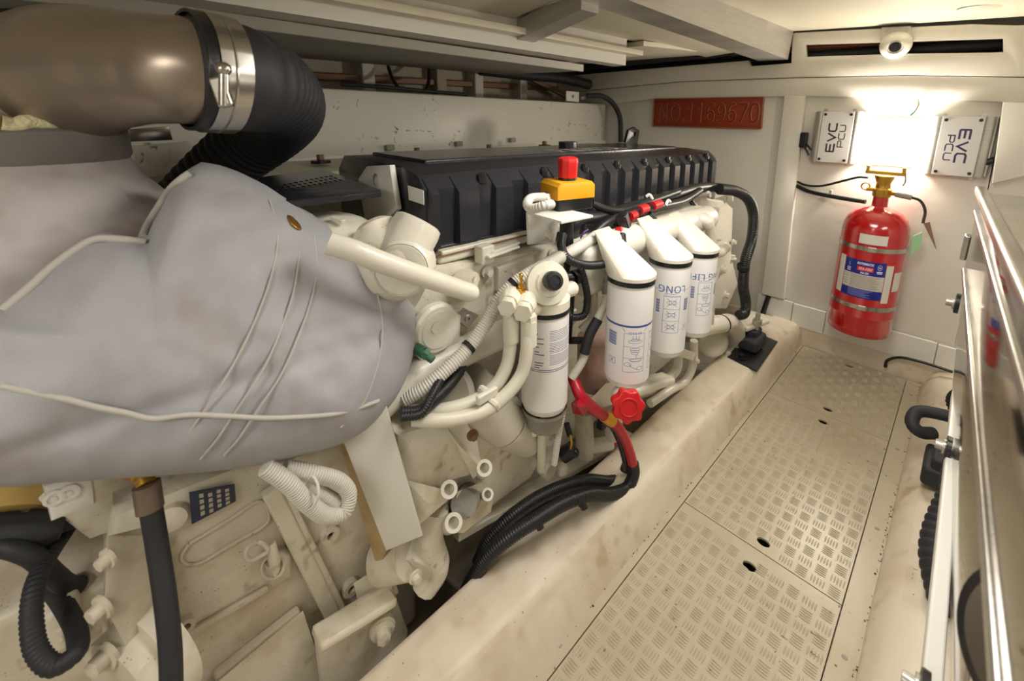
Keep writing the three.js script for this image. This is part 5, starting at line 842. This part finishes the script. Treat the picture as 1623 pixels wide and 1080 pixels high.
// ---------- fire extinguisher ----------
{
  const g = grp('fire_extinguisher', 'large red automatic fire extinguisher strapped to the bulkhead', 'extinguisher');
  const c = [-0.237, -2.242], r = 0.113, b = 0.222;
  const Y = [0, 1, 0];
  part(g, 'cylinder', lathe([c[0], b, c[1]], Y, [[0, 0.012], [r * 0.9, 0.012], [r * 0.96, 0], [r * 0.985, 0.004], [r, 0.03], [r, 0.085], [r + 0.002, 0.088], [r, 0.091], [r, 0.44], [r * 0.97, 0.47], [r * 0.88, 0.496], [r * 0.7, 0.52], [r * 0.45, 0.535], [r * 0.3, 0.54], [0.027, 0.545], [0.026, 0.585], [0, 0.585]], 64), M.red);
  for (const [h, k] of [[0.385, 0], [0.135, 1]]) {
    const s = part(g, 'steel_strap', lathe([c[0], b + h, c[1]], Y, [[r, -0.009], [r + 0.0025, -0.009], [r + 0.0025, 0.009], [r, 0.009]], 64), M.steel);
    const a = 0.12; part(s, 'buckle', [rbox([c[0] + (r + 0.004) * Math.sin(a), b + h, c[1] + (r + 0.004) * Math.cos(a)], [0.03, 0.022, 0.006], 0.003, [0, a, 0])], M.steel);
  }
  const lab = canvasMat(640, 512, (x, W, H) => {
    x.fillStyle = '#1c2a8c'; x.fillRect(0, 0, W, H); x.fillStyle = '#c9c4bd'; x.fillRect(0, 190, W, 200); x.fillStyle = '#77706c'; for (let i = 0; i < 12; i++) x.fillRect(130, 204 + i * 15, 460 - (i * 37) % 90, 5); for (let i = 0; i < 5; i++) x.fillRect(20, 210 + i * 34, 80, 5);
    x.fillStyle = '#fff'; x.font = 'bold 44px sans-serif'; x.textAlign = 'center'; x.fillText('AUTOMATIC', 330, 58); x.fillStyle = '#d01f26'; x.fillRect(210, 78, 250, 62); x.fillStyle = '#f3dada'; x.font = 'italic bold 50px sans-serif'; x.fillText('SEA-FIRE', 335, 127); x.fillStyle = '#fff'; x.font = 'bold 36px sans-serif'; x.fillText('FM-200', 335, 178);
    x.strokeStyle = '#fff'; x.lineWidth = 4; x.beginPath(); x.arc(545, 66, 34, 0, 7); x.stroke(); x.font = 'bold 32px sans-serif'; x.fillText('CE', 545, 78); x.fillRect(505, 120, 90, 12); x.fillRect(515, 140, 75, 8); x.font = '22px sans-serif'; x.fillText('12', 80, 70); x.fillText('13', 80, 96); for (const yy of [120, 140, 160]) x.fillRect(50, yy, 60, 7);
    x.fillStyle = '#8f97d0'; for (let i = 0; i < 6; i++) x.fillRect(120, 405 + i * 16, 380 - (i * 53) % 120, 5);
  }, 0.25);
  const wrap = (m, a0, a1, y0, y1, name, label) => { const q = new THREE.CylinderGeometry(r + 0.001, r + 0.001, y1 - y0, 24, 1, true, a0, a1 - a0); q.translate(c[0], b + (y0 + y1) / 2, c[1]); part(g, name, q, m, true, label); };
  wrap(lab, -0.62, 0.62, 0.175, 0.335, 'label', 'blue and white label reading AUTOMATIC FM-200');
  wrap(M.paper, 0.64, 0.88, 0.165, 0.325, 'label_strip', 'pale gauge strip'); wrap(M.paper, -0.88, -0.64, 0.178, 0.34, 'label_strip', 'pale gauge strip');
  wrap(M.paper, 0.95, 1.3, 0.215, 0.295, 'side_label', 'white printed label'); wrap(M.paper, -0.3, 0.52, 0.405, 0.445, 'tape_patch', 'torn grey tape patch');
  part(g, 'valve', lathe([c[0], b + 0.585, c[1]], Y, [[0.03, 0], [0.032, 0.006], [0.032, 0.03], [0.026, 0.036], [0.024, 0.055], [0.032, 0.075], [0.034, 0.085], [0, 0.085]], 28), M.brass, false, 'brass discharge valve');
  part(g, 'valve_bar', [rbox([c[0], b + 0.682, c[1]], [0.13, 0.016, 0.024], 0.004), rbox([c[0] - 0.057, b + 0.695, c[1]], [0.012, 0.026, 0.026], 0.003), rbox([c[0] + 0.057, b + 0.695, c[1]], [0.012, 0.026, 0.026], 0.003)], M.brass);
  part(g, 'valve_port', [cyl([c[0], b + 0.612, c[1]], [c[0] - 0.052, b + 0.612, c[1] + 0.01], 0.009), cyl([c[0], b + 0.605, c[1]], [c[0] + 0.05, b + 0.602, c[1] + 0.01], 0.009), place(new THREE.TorusGeometry(0.014, 0.003, 8, 20), [c[0] - 0.055, b + 0.622, c[1] + 0.012])], M.brass);
  part(g, 'pressure_switch', cyl([c[0] + 0.045, b + 0.602, c[1] + 0.01], [c[0] + 0.095, b + 0.596, c[1] + 0.01], 0.012), M.grey);
  part(g, 'switch_lead', sweep([[c[0] + 0.09, b + 0.596, c[1] + 0.01], [c[0] + 0.12, b + 0.585, c[1]], [c[0] + 0.14, b + 0.55, c[1]], [c[0] + 0.142, b + 0.5, c[1] + 0.01]], 0.005), M.loom);
  part(g, 'safety_chain', sweep([[c[0] + 0.062, b + 0.68, c[1]], [c[0] + 0.066, b + 0.655, c[1]], [c[0] + 0.06, b + 0.635, c[1]]], 0.003), M.zinc);
  part(g, 'service_tag', slab([[c[0] + 0.145, b + 0.5, c[1] + 0.01], [c[0] + 0.16, b + 0.505, c[1] - 0.01], [c[0] + 0.195, b + 0.4, c[1] - 0.02]], 0.002, { bevel: 0 }), mat('#8a6a5a', 0.6), false, 'brown paper tag');
  part(g, 'green_tag', slab([[c[0] + 0.118, b + 0.44, c[1] + 0.005], [c[0] + 0.145, b + 0.46, c[1] - 0.01], [c[0] + 0.15, b + 0.4, c[1] - 0.01], [c[0] + 0.125, b + 0.36, c[1] + 0.005]], 0.002, { bevel: 0 }), mat('#9cc79a', 0.6), false, 'pale green paper tag');
  part(g, 'wall_bracket', box(c[0] - 0.04, c[0] + 0.04, b + 0.1, b + 0.44, ZB, c[1] - r + 0.002, 0.003), M.steel);
}
solo('pull_cable', sweep([[-.5701,.8178,-2.35], [-.5372,.8077,-2.34], [-.4674,.8138,-2.31], [-.3701,.8553,-2.27], [-.3209,.8765,-2.25], [-.2904,.8776,-2.245]], 0.005), M.loom, 'thin black cable from bulkhead post to extinguisher valve', 'cable');
solo('discharge_hose', sweep([[-.5702,.7964,-2.35], [-.5185,.7812,-2.33], [-.434,.7773,-2.29], [-.3465,.7768,-2.26], [-.285,.7771,-2.245]], 0.0095), M.loom, 'thicker black hose from bulkhead post to extinguisher neck', 'hose');
solo('cable_strap', rbox([-.4299,.7814,-2.35], [0.012, 0.03, 0.02], 0.003), M.grey, 'small clip above the extinguisher hose', 'clip');
solo('bilge_cable', [sweep([[-.1256,.0342,-2.34], [-.1233,.0687,-2.335], [-.0865,.1025,-2.33], [-.0155,.1173,-2.32], [0.0808,.1239,-2.3]], 0.006)], M.loom, 'thin black cable along the bottom of the bulkhead', 'cable');
solo('post_cable', sweep([[-.6301,.2089,-2.35], [-.6378,.155,-2.345], [-.6455,.1004,-2.34]], 0.012), M.loom, 'black cables under the bulkhead post', 'cable');

// ---------- starboard side ----------
{
  const g = grp('engine_guard', 'polished steel engine guard along the right edge', 'guard');
  const P = (t, y) => [0.026 + 0.03 * t + (y < 0.7 ? 0.032 : (0.96 - y) * 0.02), y + (y > 0.7 ? 0.03 * t : 0), -1.5 + 0.98 * t];
  part(g, 'panel', slab([P(0, 0.955), P(1.3, 0.955), P(1.3, 0.76), P(0, 0.76)], 0.004, { bevel: 0.001 }), M.mirror);
  part(g, 'panel', slab([P(0, 0.765), P(1, 0.765), P(1, 0.45), P(0, 0.45)], 0.004, { bevel: 0.001 }), M.mirror);
  part(g, 'top_panel', slab([P(0, 0.955), P(1, 0.955), [0.6, 1.0, -0.52], [0.6, 0.97, -1.5]], 0.004, { bevel: 0.001 }), M.steel);
  part(g, 'end_panel', slab([[0.03, 0.95, -1.5], [0.6, 0.95, -1.5], [0.6, 0.45, -1.5], [0.06, 0.45, -1.5]], 0.004, { bevel: 0.001 }), M.steel);
  part(g, 'top_rail', bar(P(0, 0.962), P(1.3, 0.962), 0.02, 0.02, 0.006), M.steel);
  part(g, 'moulding', bar(P(0.02, 0.91), P(1.3, 0.91), 0.012, 0.012, 0.004), M.steel);
  part(g, 'moulding', bar(P(0.03, 0.765), P(1.3, 0.765), 0.012, 0.012, 0.004), M.steel);
  part(g, 'handle_tab', rbox([0.022, 0.835, -1.42], [0.012, 0.06, 0.03], 0.004), M.steel);
  part(g, 'lower_flange', bar([0.068, 0.445, -1.46], [0.068, 0.455, -0.2], 0.02, 0.03, 0.004), M.white);
  for (const q of [[0.03, 0.70, -1.4], [0.06, 0.47, -1.15], [0.06, 0.47, -0.6]]) { const w = part(g, 'washer', lathe(q, [-1, 0, 0], [[0.024, -0.004], [0.024, 0.004], [0.012, 0.006], [0, 0.006]], 24), M.black); part(w, 'bolt_head', bolt(add(q, [-0.006, 0, 0]), [-1, 0, 0], 0.01), M.zinc); }
  const d = grp('round_hatch', 'blurred grey round cover with black rim at lower right', 'cover');
  part(d, 'rim', lathe([0.0993,.7397,-.4481], [-0.75, 0.3, 0.58], [[0.05, -0.03], [0.06, -0.026], [0.06, 0.008], [0.05, 0.011]], 48), M.black);
  part(d, 'lid', lathe([0.0993,.7397,-.4481], [-0.75, 0.3, 0.58], [[0.052, 0], [0.05, 0.011], [0.03, 0.018], [0, 0.02]], 48), mat('#5c544b', 0.5));
  solo('starboard_hose', sweep([[0.16, 0.24, -1.72], [0.06, 0.235, -1.72], [0.005, 0.225, -1.7], [0.0, 0.2, -1.66], [0.02, 0.185, -1.66], [0.05, 0.18, -1.69]], 0.018), M.rubber, 'black hose bending over the starboard bearer', 'hose');
  solo('starboard_mount', [rbox([0.09, 0.13, -1.6], [0.1, 0.06, 0.14], 0.012), rbox([0.09, 0.17, -1.58], [0.07, 0.04, 0.08], 0.01), rbox([0.1, 0.2, -1.5], [0.05, 0.06, 0.1], 0.01, [0.4, 0, 0])], M.rubber, 'black rubber mount under the starboard guard', 'mount');
  solo('ribbed_hose', sweep([[0.13, 0.3, -1.4], [0.1, 0.22, -1.32], [0.09, 0.16, -1.22], [0.12, 0.12, -1.12]], 0.035, { corr: [0.02, 0.003], rad: 20 }), M.rubber, 'thick black ribbed hose below the starboard guard', 'hose');
  solo('starboard_conduit', sweep([[0.2, 0.24, -1.95], [0.11, 0.21, -1.97], [0.09, 0.16, -1.98], [0.12, 0.115, -1.96]], 0.022, { corr: [0.009, 0.002] }), M.loom, 'black corrugated conduit near the bulkhead on the right', 'conduit');
  solo('starboard_casting', [rbox([0.3, 0.3, -1.7], [0.2, 0.3, 0.3], 0.05)], M.casting, 'white casting of the starboard engine behind the guard', 'casting');
}

renderer.render(scene, camera);
